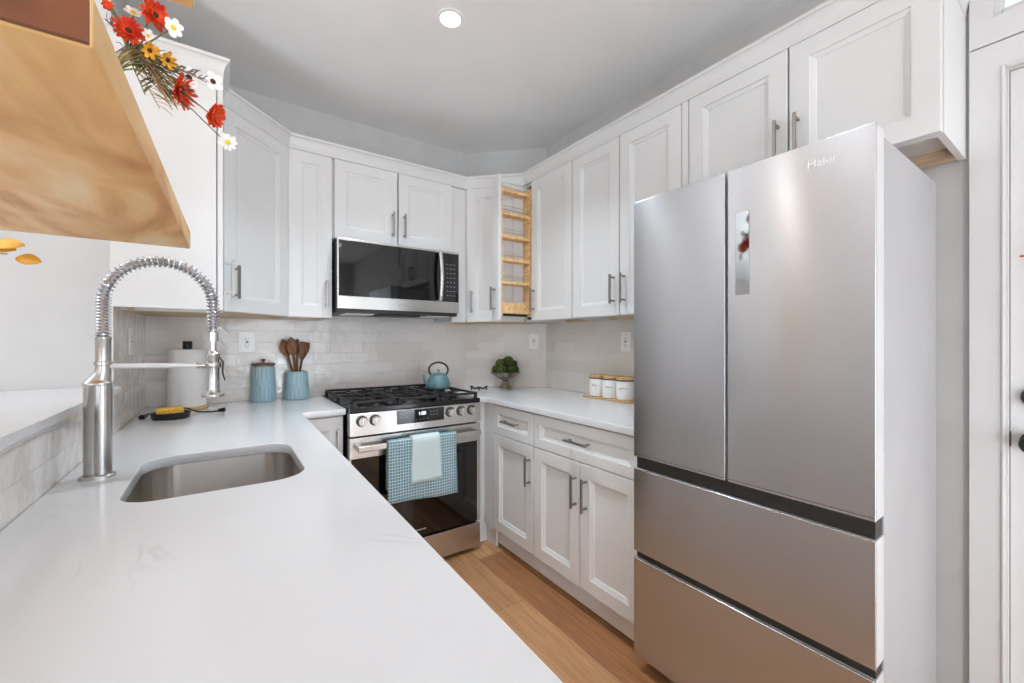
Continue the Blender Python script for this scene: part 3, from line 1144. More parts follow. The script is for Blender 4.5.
# ------------------------------------------------------------------ microwave
t = thing('microwave', 'stainless over-range microwave with black glass door', 'microwave', (0.902, 2.466, 1.424))
MB().box(-.377, .377, .022, .408, .0, .416, .003).build('body', 'gap', t)
b = MB().box(-.378, .378, 0, .0215, .020, .092, .002).box(-.378, .378, 0, .0215, .406, .418, .002).box(-.378, -.371, 0, .0215, .092, .406, .001)
b.build('front_frame', 'steel_range', t)
d = MB().box(-.371, .262, .001, .0215, .0925, .4055, .001).build('door', 'glass', t)
kp = MB().box(.2635, .378, .001, .0215, .0925, .4055, .001).build('control_panel', 'glass', t)
for r_ in range(8):
    for c_ in range(3):
        x = .297 + c_ * .024
        z = .335 - r_ * .029
        MB().box(x - .005, x + .005, .0003, .0009, z - .002, z + .002).build('key', 'icons', kp)
pts = [(.235, -.030 - .020 * math.sin(PI * i / 16), .100 + .300 * i / 16) for i in range(17)]
MB().tube([(.235, .002, .100)] + pts + [(.235, .002, .400)], .0125, 12, flat=.7).build('door_handle', 'steel_range', d)
MB().box(-.03, .03, -.0006, -.0001, .052, .058).build('badge', 'icons', t)
MB().box(-.13, .13, .05, .17, -.012, -.0005, .002).build('vent_grille', 'black', t)
for x in (-.24, .26):
    MB().box(x - .08, x + .08, .06, .24, -.006, -.0005, .002).build('light_lens', 'white_plastic', t)

# ------------------------------------------------------------------ refrigerator
t = thing('refrigerator', 'stainless French-door refrigerator with two freezer drawers', 'refrigerator', (1.30, 0.691, 0), R(-90))
FW = .3625
MB().box(-FW + .002, FW - .002, .074, .612, .035, 1.776, .004).build('body', 'silver_paint', t)
MB().box(-FW + .02, FW - .02, .020, .074, .045, 1.76).build('gasket_recess', 'gap', t)
for x in (-.30, .30):
    MB().lathe([(.02, 0), (.02, .01), (.012, .012), (.012, .036)], (x, .14, 0), n=16).build('foot', 'black', t)
    MB().lathe([(.02, 0), (.02, .01), (.012, .012), (.012, .036)], (x, .55, 0), n=16).build('foot', 'black', t)
def slab_door(name, x0, x1, z0, z1):
    d_ = MB().box(x0, x1, 0, .0075, z0, z1, .0025, 3).build(name, 'steel', t)
    MB().box(x0 + .002, x1 - .0008, .0078, .066, z0 + .0008, z1 - .0008, .003).build('door_liner', 'silver_edge', d_)
    return d_


M['silver_edge'] = mat('light_silver_edge', rgb(226, 226, 226), 0.3, 0.3)
dl = slab_door('fridge_door', -FW, -.0075, .818, 1.792)
dr = slab_door('fridge_door', .0, FW, .818, 1.792)
slab_door('freezer_drawer', -FW, FW, .457, .772)
slab_door('freezer_drawer', -FW, FW, .060, .430)
for (xa, xb) in ((-FW + .002, -.0075), (.002, FW - .002)):
    MB().box(xa, xb, -.0006, -.00005, .8265, .8275).build('bottom_crease', 'gap', dl if xa < -.1 else dr)
MB().box(-FW + .006, FW - .004, .012, .060, .7735, .8165).build('handle_recess', 'gap', t)
MB().box(-FW + .006, FW - .004, .012, .060, .4315, .4555).build('handle_recess', 'gap', t)
M['mirror'] = mat('display_glass', rgb(150, 150, 150), 0.04, 1.0)
MB().box(.0255, .0665, -.0012, -.0001, 1.401, 1.652, .0004).build('display_panel', 'mirror', dr)
o = link('logo', text_mesh('Haier', .031), 'white_plastic', dr)
o.location = (.252, -.0009, 1.733)
for x in (-FW + .05, FW - .05):
    MB().box(x - .035, x + .035, .02, .12, 1.7925 if False else 1.7765, 1.7885).build('hinge_cover', 'silver_paint', t)

# ------------------------------------------------------------------ counter objects, left side
t = thing('paper_towel_holder', 'white paper towel roll on a wooden holder in the left corner', 'paper towel holder', (-0.150, 2.690, 0.9145))
MB().lathe([(.084, 0), (.086, .002), (.086, .012), (.082, .016), (0, .016)], n=40).build('base', 'bamboo', t)
MB().lathe([(.022, .0175), (.0795, .0175), (.081, .020), (.081, .300), (.0795, .3025), (.022, .3025)], n=48).build('paper_roll', 'paper', t)
MB().lathe([(.012, .0165), (.012, .3035)], n=16).build('spindle', 'black', t)
MB().lathe([(.018, .3045), (.020, .307), (.020, .342), (.018, .345), (0, .345)], n=24).build('finial', 'black', t)

t = thing('sponge_dish', 'oval black dish holding a yellow sponge behind the sink', 'dish', (-0.192, 2.400, 0.9145))
MB().lathe([(.056, 0), (.067, .004), (.072, .028), (.069, .029), (.062, .018), (0, .017)], n=36, sy=.86).build('dish', 'black', t)
o = MB().box(-.052, .046, -.027, .027, 0, .030, .007, 3).build('sponge', 'sponge')
o.location = (-.193, 2.405, .9322)
o.rotation_euler = (0, R(-2), R(6))
tag(o, 'yellow sponge lying in the oval black dish', 'sponge')


def smooth_path(ctrl, n=10):
    P = [Vector(p) for p in ctrl]
    P = [P[0] * 2 - P[1]] + P + [P[-1] * 2 - P[-2]]
    out = []
    for i in range(1, len(P) - 2):
        for k in range(n):
            u = k / n
            a, b_, c_, d_ = P[i - 1], P[i], P[i + 1], P[i + 2]
            out.append(.5 * ((2 * b_) + (c_ - a) * u + (2 * a - 5 * b_ + 4 * c_ - d_) * u * u + (3 * b_ - a - 3 * c_ + d_) * u ** 3))
    out.append(P[-2])
    return out


z0 = .918
t = thing('power_cord', 'black power cord with plug lying behind the sponge dish', 'cord', (0, 0, 0))
cord = smooth_path([(-.292, 2.455, z0 + .006), (-.280, 2.52, z0 + .008), (-.235, 2.50, z0 + .006), (-.20, 2.505, z0 + .028), (-.15, 2.53, z0 + .022), (-.10, 2.535, z0), (-.055, 2.50, z0), (-.012, 2.478, z0 + .004)], 8)
MB().tube(cord, .0036, 8).build('cable', 'black', t)
MB().cyl((-.018, 2.480, z0 + .006), (.006, 2.470, z0 + .008), .008, .011, 14).build('plug', 'black', t)
MB().cyl((-.296, 2.44, z0 + .005), (-.285, 2.475, z0 + .006), .012, .008, 14).build('inline_switch', 'black', t)


def fluted(h, r0, r1):
    """tapered jar with raised vertical ribs above and below a wavy band"""
    b = MB()
    n = 160
    prof = [(r0 * .94, 0), (r0 * .985, .002), (r0, .006)] + [(r0 + (r1 - r0) * i / 26, .006 + (h - .010) * i / 26) for i in range(1, 26)] + [(r1 * .985, h - .002), (r1 * .95, h)]

    def mod(a, z):
        v = z / h
        if v < .02 or v > .97:
            return 1
        sh = 0 if v > .52 else PI
        k = 22
        bend = .35 * math.exp(-((v - .52) / .10) ** 2) * math.sin(a * 5)
        return 1 + .048 * max(0, math.cos(k * (a + bend) + sh)) ** .6
    rs = []
    for (r, z) in prof:
        rs.append([(r * mod(2 * PI * i / n, z) * math.cos(2 * PI * i / n), r * mod(2 * PI * i / n, z) * math.sin(2 * PI * i / n), z) for i in range(n)])
    return b, rs


t = thing('lidded_canister', 'teal ribbed ceramic canister with a dark wooden lid and knob', 'canister', (0.190, 2.790, 0.9145))
b, rs = fluted(.205, .0625, .056)
b.rings(rs, True, True, True).build('jar', 'teal', t, ang=60)
ld = MB().lathe([(.050, .2055), (.059, .2065), (.060, .210), (.059, .217), (.054, .219), (0, .2195)], n=40).build('lid', 'wood_lid', t)
MB().lathe([(.006, .2195), (.005, .227), (.011, .234), (.012, .240), (.008, .243), (0, .2435)], n=20).build('knob', 'wood_lid', ld)
t = thing('utensil_crock', 'open teal ribbed ceramic crock holding dark wooden spoons', 'crock', (0.3635, 2.792, 0.9145))
b, rs = fluted(.166, .0655, .056)
rin = []
for (r, z) in ((.051, .163), (.051, .02), (.045, .012)):
    rin.append([(r * math.cos(2 * PI * i / 160), r * math.sin(2 * PI * i / 160), z) for i in range(160)])
b.rings(rs + rin, True, True, True).build('jar', 'teal', t, ang=60)


def spoon(label, base, top, w_, hl, kind, yaw):
    """a wooden utensil: handle from base to the head, flat head of width w_ and length hl, origin at the crock's floor"""
    B, T = Vector(base), Vector(top)
    d = (T - B).normalized()
    side = Vector((math.cos(yaw), math.sin(yaw), 0))
    side = (side - d * side.dot(d)).normalized()
    nrm = d.cross(side)
    L = (T - B).length
    b = MB()
    prof = []
    hs = L - hl
    sec = [(0, .0055, .0055), (hs * .6, .0065, .0055), (hs, .0075, .005)]
    if kind == 'round':
        for i in range(1, 11):
            u = i / 10
            wv = math.sin(PI * (u * .86 + .10)) * w_ / 2
            sec.append((hs + hl * u, max(wv, .008 if u < .5 else .003), .0055 if u < .9 else .002))
    elif kind == 'flat':
        sec += [(hs + hl * .25, w_ * .32, .005), (hs + hl * .5, w_ * .48, .005), (hs + hl * .8, w_ * .5, .004), (hs + hl * .96, w_ * .46, .0035), (hs + hl, w_ * .40, .002)]
    else:
        sec += [(hs + hl * .9, .0085, .006), (hs + hl, .004, .003)]
    rs = []
    for (s_, a_, c_) in sec:
        p_ = B + d * s_
        rs.append([p_ + side * a_ * math.cos(2 * PI * k / 14) + nrm * c_ * math.sin(2 * PI * k / 14) for k in range(14)])
    b.rings(rs, True, True, True)
    o = b.build('wooden_utensil', 'wood_spoon', ang=60)
    return tag(o, label, 'spoon', 'wooden utensils in the crock')


CX, CY, CZ = 0.3635, 2.792, .9275
spoon('dark wooden spoon leaning furthest left in the teal crock', (CX + .02, CY + .01, CZ), (CX - .074, CY + .020, 1.272), .062, .105, 'round', .15)
spoon('rounder lighter wooden spoon in front, left of centre in the teal crock', (CX + .005, CY - .02, CZ), (CX - .034, CY - .020, 1.284), .066, .11, 'round', -.1)
spoon('slim wooden handle standing upright between the spoons in the crock', (CX, CY + .02, CZ), (CX + .006, CY + .024, 1.274), .02, .08, 'stick', 0)
spoon('wide flat wooden spatula leaning right in the teal crock', (CX - .012, CY - .005, CZ), (CX + .044, CY - .006, 1.255), .060, .11, 'flat', .1)


# wall outlets
def outlet(label, loc, ang, wd=.074):
    t = thing('wall_outlet', label, 'outlet', loc, ang)
    MB().box(-wd / 2, wd / 2, -.0055, -.0003, -.059, .059, .002).build('cover_plate', 'white_plastic', t)
    MB().box(-.0165, .0165, -.0075, -.0056, -.034, .034, .001).build('socket_insert', 'white_plastic', t)
    b = MB()
    for z in (-.020, .020):
        b.box(-.0075, -.0050, -.0080, -.0076, z - .004, z + .005).box(.0050, .0075, -.0080, -.0076, z - .003, z + .004)
        b.cyl((0, -.0079, z - .009), (0, -.0076, z - .009), .0026, n=10)
    b.box(-.007, .007, -.0082, -.0076, -.004, .004)
    b.build('slots', 'dark_slot', t)
    MB().cyl((.011, -.0082, .0), (.011, -.0076, .0), .0016, n=8).build('button', 'switch_red', t)
    return t


outlet('white wall outlet on the tiled back wall left of the teal canister', (0.113, 2.873 - .0002, 1.254), 0, .080)
outlet('white wall outlet on the diagonal corner tile above the moss bowl', (1.932 - .0055, 2.4975 - .0055, 1.260), R(-45), .074)
outlet('white wall outlet on the right wall tile above the white jars', (1.9928, 1.670, 1.257), R(-90), .076)
outlet('white wall outlet on the left wall tile behind the faucet', (-0.3328, 2.427, 1.257), R(90), .076)

# moss bowl
BX, BY = 1.722, 2.572
t = thing('pedestal_bowl', 'aged pewter pedestal bowl filled with green moss balls', 'bowl', (BX, BY, .9145))
b = MB()
b.lathe([(.046, 0), (.049, .003), (.046, .010), (.030, .030), (.022, .048), (.026, .056), (.062, .078), (.108, .108), (.114, .118), (.110, .119), (.056, .084), (0, .070)], n=40)
b.build('bowl', 'pewter', t, ang=60)
balls = [(0, 0, .128, .042), (-.062, -.012, .130, .034), (.060, .008, .131, .033), (-.012, -.064, .130, .034), (.010, .062, .132, .034), (-.052, .046, .136, .030), (.050, -.050, .132, .031),
         (-.030, -.026, .176, .036), (.024, -.012, .192, .040), (.046, .030, .172, .030), (-.014, .036, .178, .034)]
mlab = ['moss ball at the heart of the pewter bowl, buried under the others', 'moss ball at the left rim of the pewter bowl', 'moss ball at the back right of the pewter bowl', 'moss ball at the front of the pewter bowl, near the rim',
        'moss ball at the back of the pewter bowl against the tile', 'smaller moss ball at the back left of the pewter bowl', 'moss ball at the front right rim of the pewter bowl',
        'upper moss ball on the left of the heap', 'topmost and largest moss ball of the heap', 'small upper moss ball on the right of the heap', 'upper moss ball at the back of the heap']
for i, (x, y, z, r) in enumerate(balls):
    c, s_ = math.cos(R(-45)), math.sin(R(-45))
    o = MB().ball((0, 0, 0), r, 3, jit=.035, seed=i).build('moss_ball', 'moss', ang=180)
    o.location = (BX + 1.12 * (x * c - y * s_), BY + 1.12 * (x * s_ + y * c), .9145 + z + .004)
    tag(o, mlab[i], 'moss ball', 'moss balls in the pewter bowl')

# three white jars on a wooden tray
t_ = MB().box(-.185, .185, -.055, .055, 0, .010, .003).build('serving_tray', 'bamboo')
t_.location = (1.895, 1.705, .9143)
t_.rotation_euler = (0, 0, R(-90))
tag(t_, 'thin light wooden tray under the three white jars', 'tray')
for i, (y, lb) in enumerate(((1.812, 'white ceramic jar with wooden lid, furthest from the refrigerator'), (1.705, 'white ceramic jar with wooden lid, between the other two jars'), (1.598, 'white ceramic jar with wooden lid, nearest the refrigerator'))):
    t = thing('ceramic_jar', lb, 'jar', (1.895, y, .9246), R(-60), 'white jars on the wooden tray')
    MB().lathe([(.044, 0), (.048, .002), (.050, .008), (.0505, .10), (.047, .108), (.044, .112)], n=36).build('jar', 'ceramic', t)
    MB().lathe([(.043, .1125), (.049, .1135), (.0505, .117), (.0505, .128), (.049, .131), (0, .1315)], n=36).build('lid', 'bamboo', t)
    MB().lathe([(.0508, .1085), (.0512, .1095), (.0512, .1115), (.0508, .1122)], n=36).build('seal_ring', 'dark_slot', t)
    # cursive scribble on the front
    rr = random.Random(i + 3)
    pts = []
    for k in range(29 if i else 21):
        u = k / 28
        a = R(-90 - 26 + 52 * u)
        z = .068 + .007 * math.sin(k * 1.25 + i) * (1.3 if k < 4 else .7)
        pts.append((.0507 * math.cos(a), .0507 * math.sin(a), z))
    MB().tube(pts, .0007, 5).build('lettering', 'ink', t)

# ------------------------------------------------------------------ open wooden shelves at the left, with flowers
SH = (-.33, .915)


def shelf_unit():
    t = thing('shelf_unit', 'open light wooden shelf unit hanging over the bar at upper left', 'shelf', (0, 0, 1.094))
    zb = 1.498 - 1.094
    q = [(-.60, .476), (-.088, .476), (-.070, 1.365), (-.60, 1.365)]
    MB().prism(q, zb, zb + .046, .003).build('shelf_board', 'shelf', t, smooth=False)
    qe = [(-.60, .4698), (-.0895, .4698), (-.0895, .4752), (-.60, .4752)]
    MB().prism(qe, zb + .001, zb + .046).build('end_board', 'shelf_end', t, smooth=False)
    zb = 2.122 - 1.094
    q = [(-.60, .476), (-.080, .476), (-.064, 1.365), (-.60, 1.365)]
    MB().prism(q, zb, zb + .046, .003).build('shelf_board', 'shelf', t, smooth=False)
    for y in (.52, 1.23):
        MB().box(-.660, -.602, y, y + .06, .0005, CEIL - 1.094 - .001, .002).build('upright', 'shelf', t)


shelf_unit()

VZ = 1.5445
t = thing('flower_arrangement', 'artificial bouquet of red, white and yellow flowers spilling over the upper left shelf edge', 'flowers', (-.255, 1.19, VZ))
VO = Vector((-.255, 1.19, VZ))
MB().lathe([(.040, 0), (.048, .004), (.058, .05), (.050, .11), (.030, .15), (.034, .165), (.030, .165), (.026, .15), (0, .14)], n=30).build('vase', 'vase', t)
MOUTH = Vector((0, 0, .16))


def petal_flower(c, nrm, r, n, mcol, mcen, name, layers=1, cup=.25, wide=.42, cr=.28, seed=0, droop=0):
    """blossom at c (vase space) facing nrm"""
    rr = random.Random(seed)
    c = Vector(c)
    nrm = Vector(nrm).normalized()
    q = nrm.to_track_quat('Z', 'Y').to_matrix()
    b = MB()
    for l in range(layers):
        off = l * PI / n + rr.random()
        rl = r * (1 - .22 * l)
        for k in range(n):
            a = off + 2 * PI * k / n + rr.uniform(-.1, .1)
            tilt = cup + .35 * l + rr.uniform(-.1, .1)
            ca, sa = math.cos(a), math.sin(a)
            rs = []
            rk = rl * rr.uniform(.88, 1.08)
            for (u, wv) in ((.12, .25), (.35, .75), (.62, 1.0), (.85, .82), (1.0, .30)):
                rad = rk * u
                h = rk * tilt * u * u + .002 * l - droop * rk * u * u
                ww = rk * wide * wv / 2 * 1.0
                ring = []
                for (sx_, dz) in ((-1, .04), (-.5, -.01), (0, -.03), (.5, -.01), (1, .04)):
                    p_ = Vector((ca * rad - sa * ww * sx_, sa * rad + ca * ww * sx_, h + dz * rk))
                    ring.append(c + q @ p_)
                top = ring
                bot = [p_ - (q @ Vector((0, 0, .0007))) for p_ in reversed(ring)]
                rs.append(top + bot)
            b.rings(rs, True, True, True)
    o = b.build(name, mcol, t, ang=180)
    MB().ball(c + nrm * r * .10, r * cr, 2, (1, 1, .6), rot=q, jit=.08, seed=seed).build('flower_centre', mcen, o)
    return o


def W(x, y, z):
    return Vector((x, y, z)) - VO


V_ = W(0, 0, 1.258)


def face(p, dx=0, dy=0, dz=0):
    """roughly outward from the vase and toward the kitchen"""
    return Vector((.35 + dx, -.75 + dy, -.30 + dz))


FL = [
    # x, y, z, r, petals, petal material, centre material, layers, wide, tilt of face, name
    (-.135, 1.30, 2.035, .052, 12, 'red', 'dark_centre', 3, .40, (0.1, .1, .1), 'red_blossom'),
    (-.178, 1.28, 1.965, .050, 14, 'red', 'dark_centre', 3, .30, (-.2, 0, .3), 'red_blossom'),
    (-.098, 1.28, 2.008, .040, 6, 'white_petal', 'centre', 1, .75, (.0, .0, .1), 'white_blossom'),
    (-.175, 1.32, 2.035, .030, 6, 'white_petal', 'centre', 1, .8, (-.3, .2, .6), 'white_blossom'),
    (-.140, 1.27, 1.932, .030, 7, 'yellow_petal', 'dark_centre', 1, .55, (.1, .1, -.4), 'yellow_blossom'),
    (-.108, 1.27, 1.922, .032, 7, 'yellow_petal', 'dark_centre', 1, .55, (.5, .1, -.5), 'yellow_blossom'),
    (-.145, 1.29, 1.975, .026, 6, 'white_petal', 'centre', 1, .8, (.4, .0, .2), 'white_blossom'),
    (-.088, 1.30, 1.872, .044, 14, 'red', 'dark_centre', 2, .26, (.5, .35, .1), 'red_blossom'),
    (-.070, 1.30, 1.910, .024, 5, 'white_petal', 'dark_centre', 1, .85, (-.2, -.1, .25), 'white_blossom'),
    (-.022, 1.30, 1.916, .024, 5, 'white_petal', 'dark_centre', 1, .85, (-.1, -.1, .25), 'white_blossom'),
    (-.022, 1.30, 1.832, .036, 11, 'orange', 'orange', 3, .55, (.7, .2, -.1), 'orange_blossom'),
    (.009, 1.30, 1.771, .024, 9, 'white_petal', 'centre', 1, .55, (-.1, -.1, .2), 'daisy_blossom'),
    (-.213, 1.28, 2.010, .017, 8, 'red', 'red', 2, .6, (-.2, 0, -.2), 'red_bud'),
    (-.222, 1.28, 2.040, .016, 8, 'orange', 'orange', 2, .6, (-.2, 0, .2), 'orange_bud'),
]
for i, (x, y, z, r, n, mc, me_, ly, wd, fo, nm) in enumerate(FL):
    p_ = W(x, y, z)
    nr = face(p_, *fo)
    r = r * (.54 if i == 2 else .62 if i not in (7, 8, 9, 10, 11) else (1.0 if i in (8, 9) else .9))
    petal_flower(p_, nr, r, n, mc, me_, nm, ly, .25, wd, .26 if me_ != mc else .18, seed=i + 10)
    hub = W(-.175, 1.278, 1.925 - .008 * (i % 4))
    mid = hub.lerp(p_, .12)
    st = smooth_path([(rnd.uniform(-.012, .012), rnd.uniform(-.012, .012), .146), MOUTH + (hub - MOUTH) * .2 + Vector((0, 0, .01)), mid, p_ - nr.normalized() * .005], 8)
    MB().tube(st, .0016, 6).build('stem', 'stem', t)


def sprig(p_end, m_leaf, n, ln, name, p_from=.45, w_=.12, spread=.9, seed=0, th=.0012):
    rr = random.Random(seed)
    E = W(*p_end)
    hub = W(-.178 + rr.uniform(-.01, .01), 1.276, 1.915 + rr.uniform(-.02, .01))
    path_ = smooth_path([MOUTH + Vector((0, 0, -.012)), MOUTH.lerp(hub, .5) + Vector((0, 0, .006)), hub, hub.lerp(E, .5) + Vector((0, 0, .008)), E], 8)
    b = MB()
    b.tube(path_, th, 5)
    k0 = int(len(path_) * p_from)
    for i in range(n):
        q = path_[min(len(path_) - 2, k0 + int((len(path_) - 1 - k0) * (i + .5) / n))]
        d_ = (path_[min(len(path_) - 1, k0 + 3)] - path_[k0]).normalized()
        dv = (d_ + Vector((rr.uniform(-1, 1), rr.uniform(-1, 1), rr.uniform(-1, 1))) * spread).normalized()
        l_ = ln * rr.uniform(.7, 1.2)
        b.tube([q, q + dv * l_ * .5 + Vector((0, 0, .004)), q + dv * l_], [l_ * w_ * .5, l_ * w_, l_ * .02], 6, flat=.35)
    return b.build(name, m_leaf, t, ang=60)


sprig((-.034, 1.29, 1.905), 'lavender', 26, .022, 'lavender_sprig', .45, .14, .8, 1)
sprig((-.092, 1.30, 1.830), 'dry', 16, .045, 'dried_sprig', .5, .05, .45, 2)
sprig((-.125, 1.30, 1.815), 'dry', 16, .045, 'dried_sprig', .5, .05, .45, 3)
sprig((-.118, 1.30, 1.850), 'dry', 18, .05, 'dried_sprig', .4, .07, .4, 4)
sprig((-.160, 1.29, 1.880), 'stem', 14, .055, 'leafy_sprig', .4, .10, .5, 5)
sprig((-.130, 1.29, 1.885), 'dry', 14, .055, 'dried_sprig', .4, .08, .4, 6)
sprig((-.150, 1.29, 1.835), 'stem', 14, .055, 'leafy_sprig', .4, .09, .4, 7)
for q_, e_ in enumerate(((-.092, 1.30, 1.885), (-.080, 1.30, 1.862), (-.105, 1.30, 1.850), (-.125, 1.29, 1.86), (-.105, 1.29, 1.905))):
    sprig(e_, 'dry' if q_ % 2 else 'stem', 16, .045, 'dried_sprig', .55, .07, .35, 20 + q_)
sprig((-.215, 1.28, 1.975), 'lavender', 20, .020, 'lavender_sprig', .4, .14, .8, 8)

# yellow sprig in a vase on the bar, just past the left edge
t = thing('leaf_vase', 'stoneware vase on the bar holding a twig with golden yellow leaves', 'vase', (-.735, 1.56, 1.0945))
MB().lathe([(.040, 0), (.050, .004), (.062, .07), (.052, .14), (.026, .19), (.028, .215), (.024, .215), (.021, .19), (0, .18)], n=30).build('vase', 'vase', t)
tw = smooth_path([(0, 0, .185), (.04, .005, .30), (.16, .03, .395), (.275, .04, .405)], 8)
TW = MB().tube(tw, .0020, 6).tube([tw[-6], tw[-6] + Vector((.05, .0, -.022)), tw[-6] + Vector((.082, 0, -.020))], .0015, 6).build('twig', 'stem', t)


def leaf(c, d_, up, L_, w_):
    c, d_, up = Vector(c), Vector(d_).normalized(), Vector(up)
    s_ = d_.cross(up).normalized()
    u_ = s_.cross(d_)
    rs = []
    for i in range(9):
        v = i / 8
        ww = w_ * math.sin(PI * (v * .94 + .03)) ** .8
        p_ = c + d_ * L_ * v + u_ * (.10 * L_ * math.sin(PI * v))
        row = [p_ + s_ * ww * k + u_ * .05 * L_ * abs(k) for k in (-1, -.5, 0, .5, 1)]
        rs.append(row + [q - u_ * .0008 for q in reversed(row)])
    return MB().rings(rs, True, True, True).build('leaf', 'yellow_leaf', t, ang=180)


leaf((.255, .04, .402), (.9, -.1, .1), (0, -.8, .6), .062, .020)
leaf((.225, .04, .392), (1, .0, .06), (0, -.75, .6), .075, .024)
leaf((.298, .04, .375), (1, 0, -.10), (0, -.85, .5), .046, .018)
leaf((.20, .03, .375), (1, 0, -.35), (0, -.8, .5), .06, .018)
leaf((.10, .02, .36), (.3, -.2, .8), (0, -.8, .2), .06, .022)

# ------------------------------------------------------------------ entry door at the right
t = thing('door_1', 'white panelled entry door with transom at the right edge', 'door', (2.0, (DY0 + DY1) / 2, 0), R(-90))
t['kind'] = 'structure'
del t['category']
wd = DY1 - DY0
# casing and jamb
b = MB()
h2 = wd / 2
ZS = 2.190                                   # joint between the door casing and the transom casing above
for s_ in (-1, 1):
    def span(u, v):
        return min(s_ * (h2 + u), s_ * (h2 + v)), max(s_ * (h2 + u), s_ * (h2 + v))
    b.box(*span(0, .078), -.018, -.0005, 0, ZS, .0006)
    b.box(*span(.002, .010), -.024, -.0185, 0, DZ + .012, .003)
b.box(-h2 - .001, h2 + .001, -.0179, -.0005, DZ + .001, ZS, .0006)
b.box(-h2 + .0005, h2 - .0005, -.024, -.0185, DZ + .002, DZ + .012, .003)
b.build('door_casing', 'trim', t)
b = MB()
for s_ in (-1, 1):
    def span(u, v):
        return min(s_ * (h2 + u), s_ * (h2 + v)), max(s_ * (h2 + u), s_ * (h2 + v))
    b.box(*span(.026, .078), -.018, -.0005, ZS + .005, CEIL - .001, .0006)
b.box(-h2 - .027, h2 + .027, -.0179, -.0005, ZS + .0051, TZ0 - .001, .0006)
b.box(-h2 - .0255, h2 + .0255, -.018, -.0005, TZ1 + .001, CEIL - .001, .003)
b.build('transom_casing', 'trim', t)
MB().box(-h2 + .0005, -h2 + .004, -.006, .09, 0, DZ).box(h2 - .004, h2 - .0005, -.006, .09, 0, DZ).box(-h2 + .0045, h2 - .0045, -.006, .09, DZ - .003, DZ - .0005, .001).build('door_jamb', 'trim', t)
ds = MB()
ds.rings([[(-h2 + .006, d_, .008), (h2 - .006, d_, .008), (h2 - .006, d_, DZ - .006), (-h2 + .006, d_, DZ - .006)] for d_ in (.048, .006)], True, True, True)
for (za, zb) in ((.22, .80), (1.02, 1.90)):
    for s_ in (-1, 1):
        x0_, x1_ = (.05, h2 - .12) if s_ > 0 else (-h2 + .12, -.05)
        rs = []
        for (i_, d_) in ((0, .0055), (.006, .001), (.016, .001), (.024, .0055)):
            rs.append([(x0_ + i_, d_, za + i_), (x1_ - i_, d_, za + i_), (x1_ - i_, d_, zb - i_), (x0_ + i_, d_, zb - i_)])
        ds.rings(rs, True, False, True)
dsl = ds.build('door_slab', 'trim', t, ang=25)
kx = -h2 + .056
for z in (.955, 1.090):
    if z < 1:
        MB().cyl((kx, .005, z), (kx, -.006, z), .032, n=24).cyl((kx, -.006, z), (kx, -.050, z), .011, n=16).ball((kx, -.066, z), .029, 3, (1, .75, 1)).build('door_knob', 'gap', dsl)
    else:
        MB().cyl((kx, .005, z), (kx, -.012, z), .031, .028, n=24).box(kx - .004, kx + .004, -.026, -.012, z - .014, z + .014, .001).build('deadbolt', 'gap', dsl)
MB().box(-h2 + .0045, -h2 + .0075, -.004, .010, .935, .98, .0005).build('strike_plate', 'gap', t)
# transom window
wf = win_frame(-h2 - .032, h2 + .032, TZ0 + .001, TZ1 - .001, .022, .05, False)
wf.box(-h2 - .010, -h2 - .006, .004, .012, TZ0 + .023, TZ1 - .023)
tr = MB()
wfo = wf.build('transom_frame', 'trim', t)
M['pane'] = mat('window_glass', (0.9, 0.95, 1, 1), 0.02, 0, Transmission_Weight=1.0)
MB().box(-h2 - .0095, h2 + .0095, .014, .018, TZ0 + .0235, TZ1 - .0235).build('glass_pane', 'pane', wfo)
# small red flower spray hung on the door
wr = thing('door_wreath', 'small wreath with red berries hanging on the white entry door', 'wreath', (1.982, -.22, 1.50), R(-90))
b = MB()
pts = [(.17 * math.cos(2 * PI * i / 32), -.012, .17 * math.sin(2 * PI * i / 32)) for i in range(33)]
MB().tube(pts, .012, 8).build('twig_ring', 'dry', wr)
for i in range(14):
    a = 2 * PI * i / 14
    MB().ball((.17 * math.cos(a), -.028, .17 * math.sin(a)), .012, 2).build('berry', 'red', wr)
MB().tube([(-.16, -.02, .02), (-.26, -.025, .010), (-.381, -.028, .012)], [.003, .004, .003], 6).build('berry_sprig', 'red', wr)

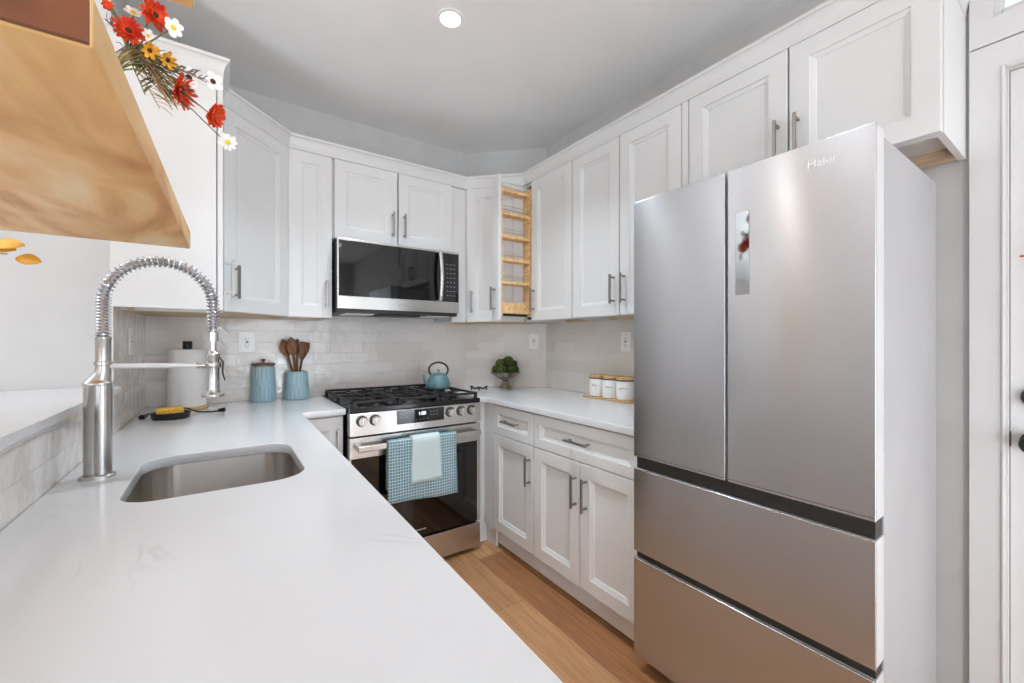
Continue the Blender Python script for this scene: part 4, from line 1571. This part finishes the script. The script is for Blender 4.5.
# ------------------------------------------------------------------ recessed ceiling lights
labs = ['recessed ceiling light above the range aisle', 'added recessed ceiling light above the refrigerator aisle', 'added recessed ceiling light above the sink', 'recessed ceiling light behind the kitchen aisle', 'recessed ceiling light by the entry door',
        'recessed ceiling light in the dining area near the white wall', 'recessed ceiling light at the middle of the dining area', 'recessed ceiling light in the far corner of the dining area', 'recessed ceiling light by the far window',
        'recessed ceiling light by the front windows']
for (x, y), lb in zip(SPOTS, labs):
    t = thing('ceiling_light', lb, 'ceiling light', (x, y, CEIL), 0, 'recessed ceiling lights')
    rs = []
    for (r, z) in ((.062, -.0005), (.063, -.003), (.048, -.0045), (.045, -.003)):
        rs.append([(r * math.cos(2 * PI * i / 32), r * math.sin(2 * PI * i / 32), z) for i in range(32)])
    MB().rings(rs, True, False, False).build('trim_ring', 'white_plastic', t)
    MB().lathe([(.0445, -.0032), (.0445, -.0012)], n=32).build('lens', 'lamp', t)

for (x, y), lb in zip(FILL_TORCH, ('added torchiere uplight in the dining area beyond the bar',)):
    t = thing('fill_torchiere', lb, 'lamp', (x, y, 0), 0)  # unseen lamp body added for the ceiling uplight
    MB().lathe([(.13, 0), (.14, .004), (.14, .02), (.02, .03)], n=32).build('base', 'nickel', t)
    MB().lathe([(.012, .03), (.012, 1.70)], n=16).build('pole', 'nickel', t)
    MB().lathe([(.014, 1.70), (.06, 1.715), (.15, 1.79), (.175, 1.825), (.171, 1.825), (.146, 1.795), (.056, 1.722), (0, 1.712)], n=36).build('lamp_shade', 'white_plastic', t)

# paper lantern added behind the peninsula as low fill for the base cabinets
t = thing('fill_lantern', 'added glowing fill lantern on the floor behind the end of the peninsula', 'lamp', (0.50, -1.15, 0))
for k in range(3):
    a = 2 * PI * k / 3
    MB().cyl((.11 * math.cos(a), .11 * math.sin(a), 0), (.10 * math.cos(a), .10 * math.sin(a), .26), .008, n=10).build('leg', 'nickel', t)
MB().lathe([(.10, .262), (.15, .34), (.17, .55), (.16, .80), (.10, .92), (.05, .93)], n=36).build('lamp_shade', 'lantern', t)

# globe pendant added above the frame for the highlight streak on the refrigerator
t = thing('added_pendant', 'added small glowing globe pendant over the peninsula sink', 'pendant light', (0.02, 1.03, 2.045))
MB().ball((0, 0, 0), .045, 3).build('globe', 'globe', t)
MB().lathe([(.018, .040), (.022, .046), (.022, .085), (.006, .095)], n=20).build('socket', 'nickel', t)
MB().cyl((0, 0, .094), (0, 0, CEIL - 2.045 - .0202), .003, n=8).build('cord', 'black', t)
MB().lathe([(.010, CEIL - 2.045 - .020), (.05, CEIL - 2.045 - .016), (.052, CEIL - 2.045 - .0005)], n=24).build('ceiling_canopy', 'nickel', t)
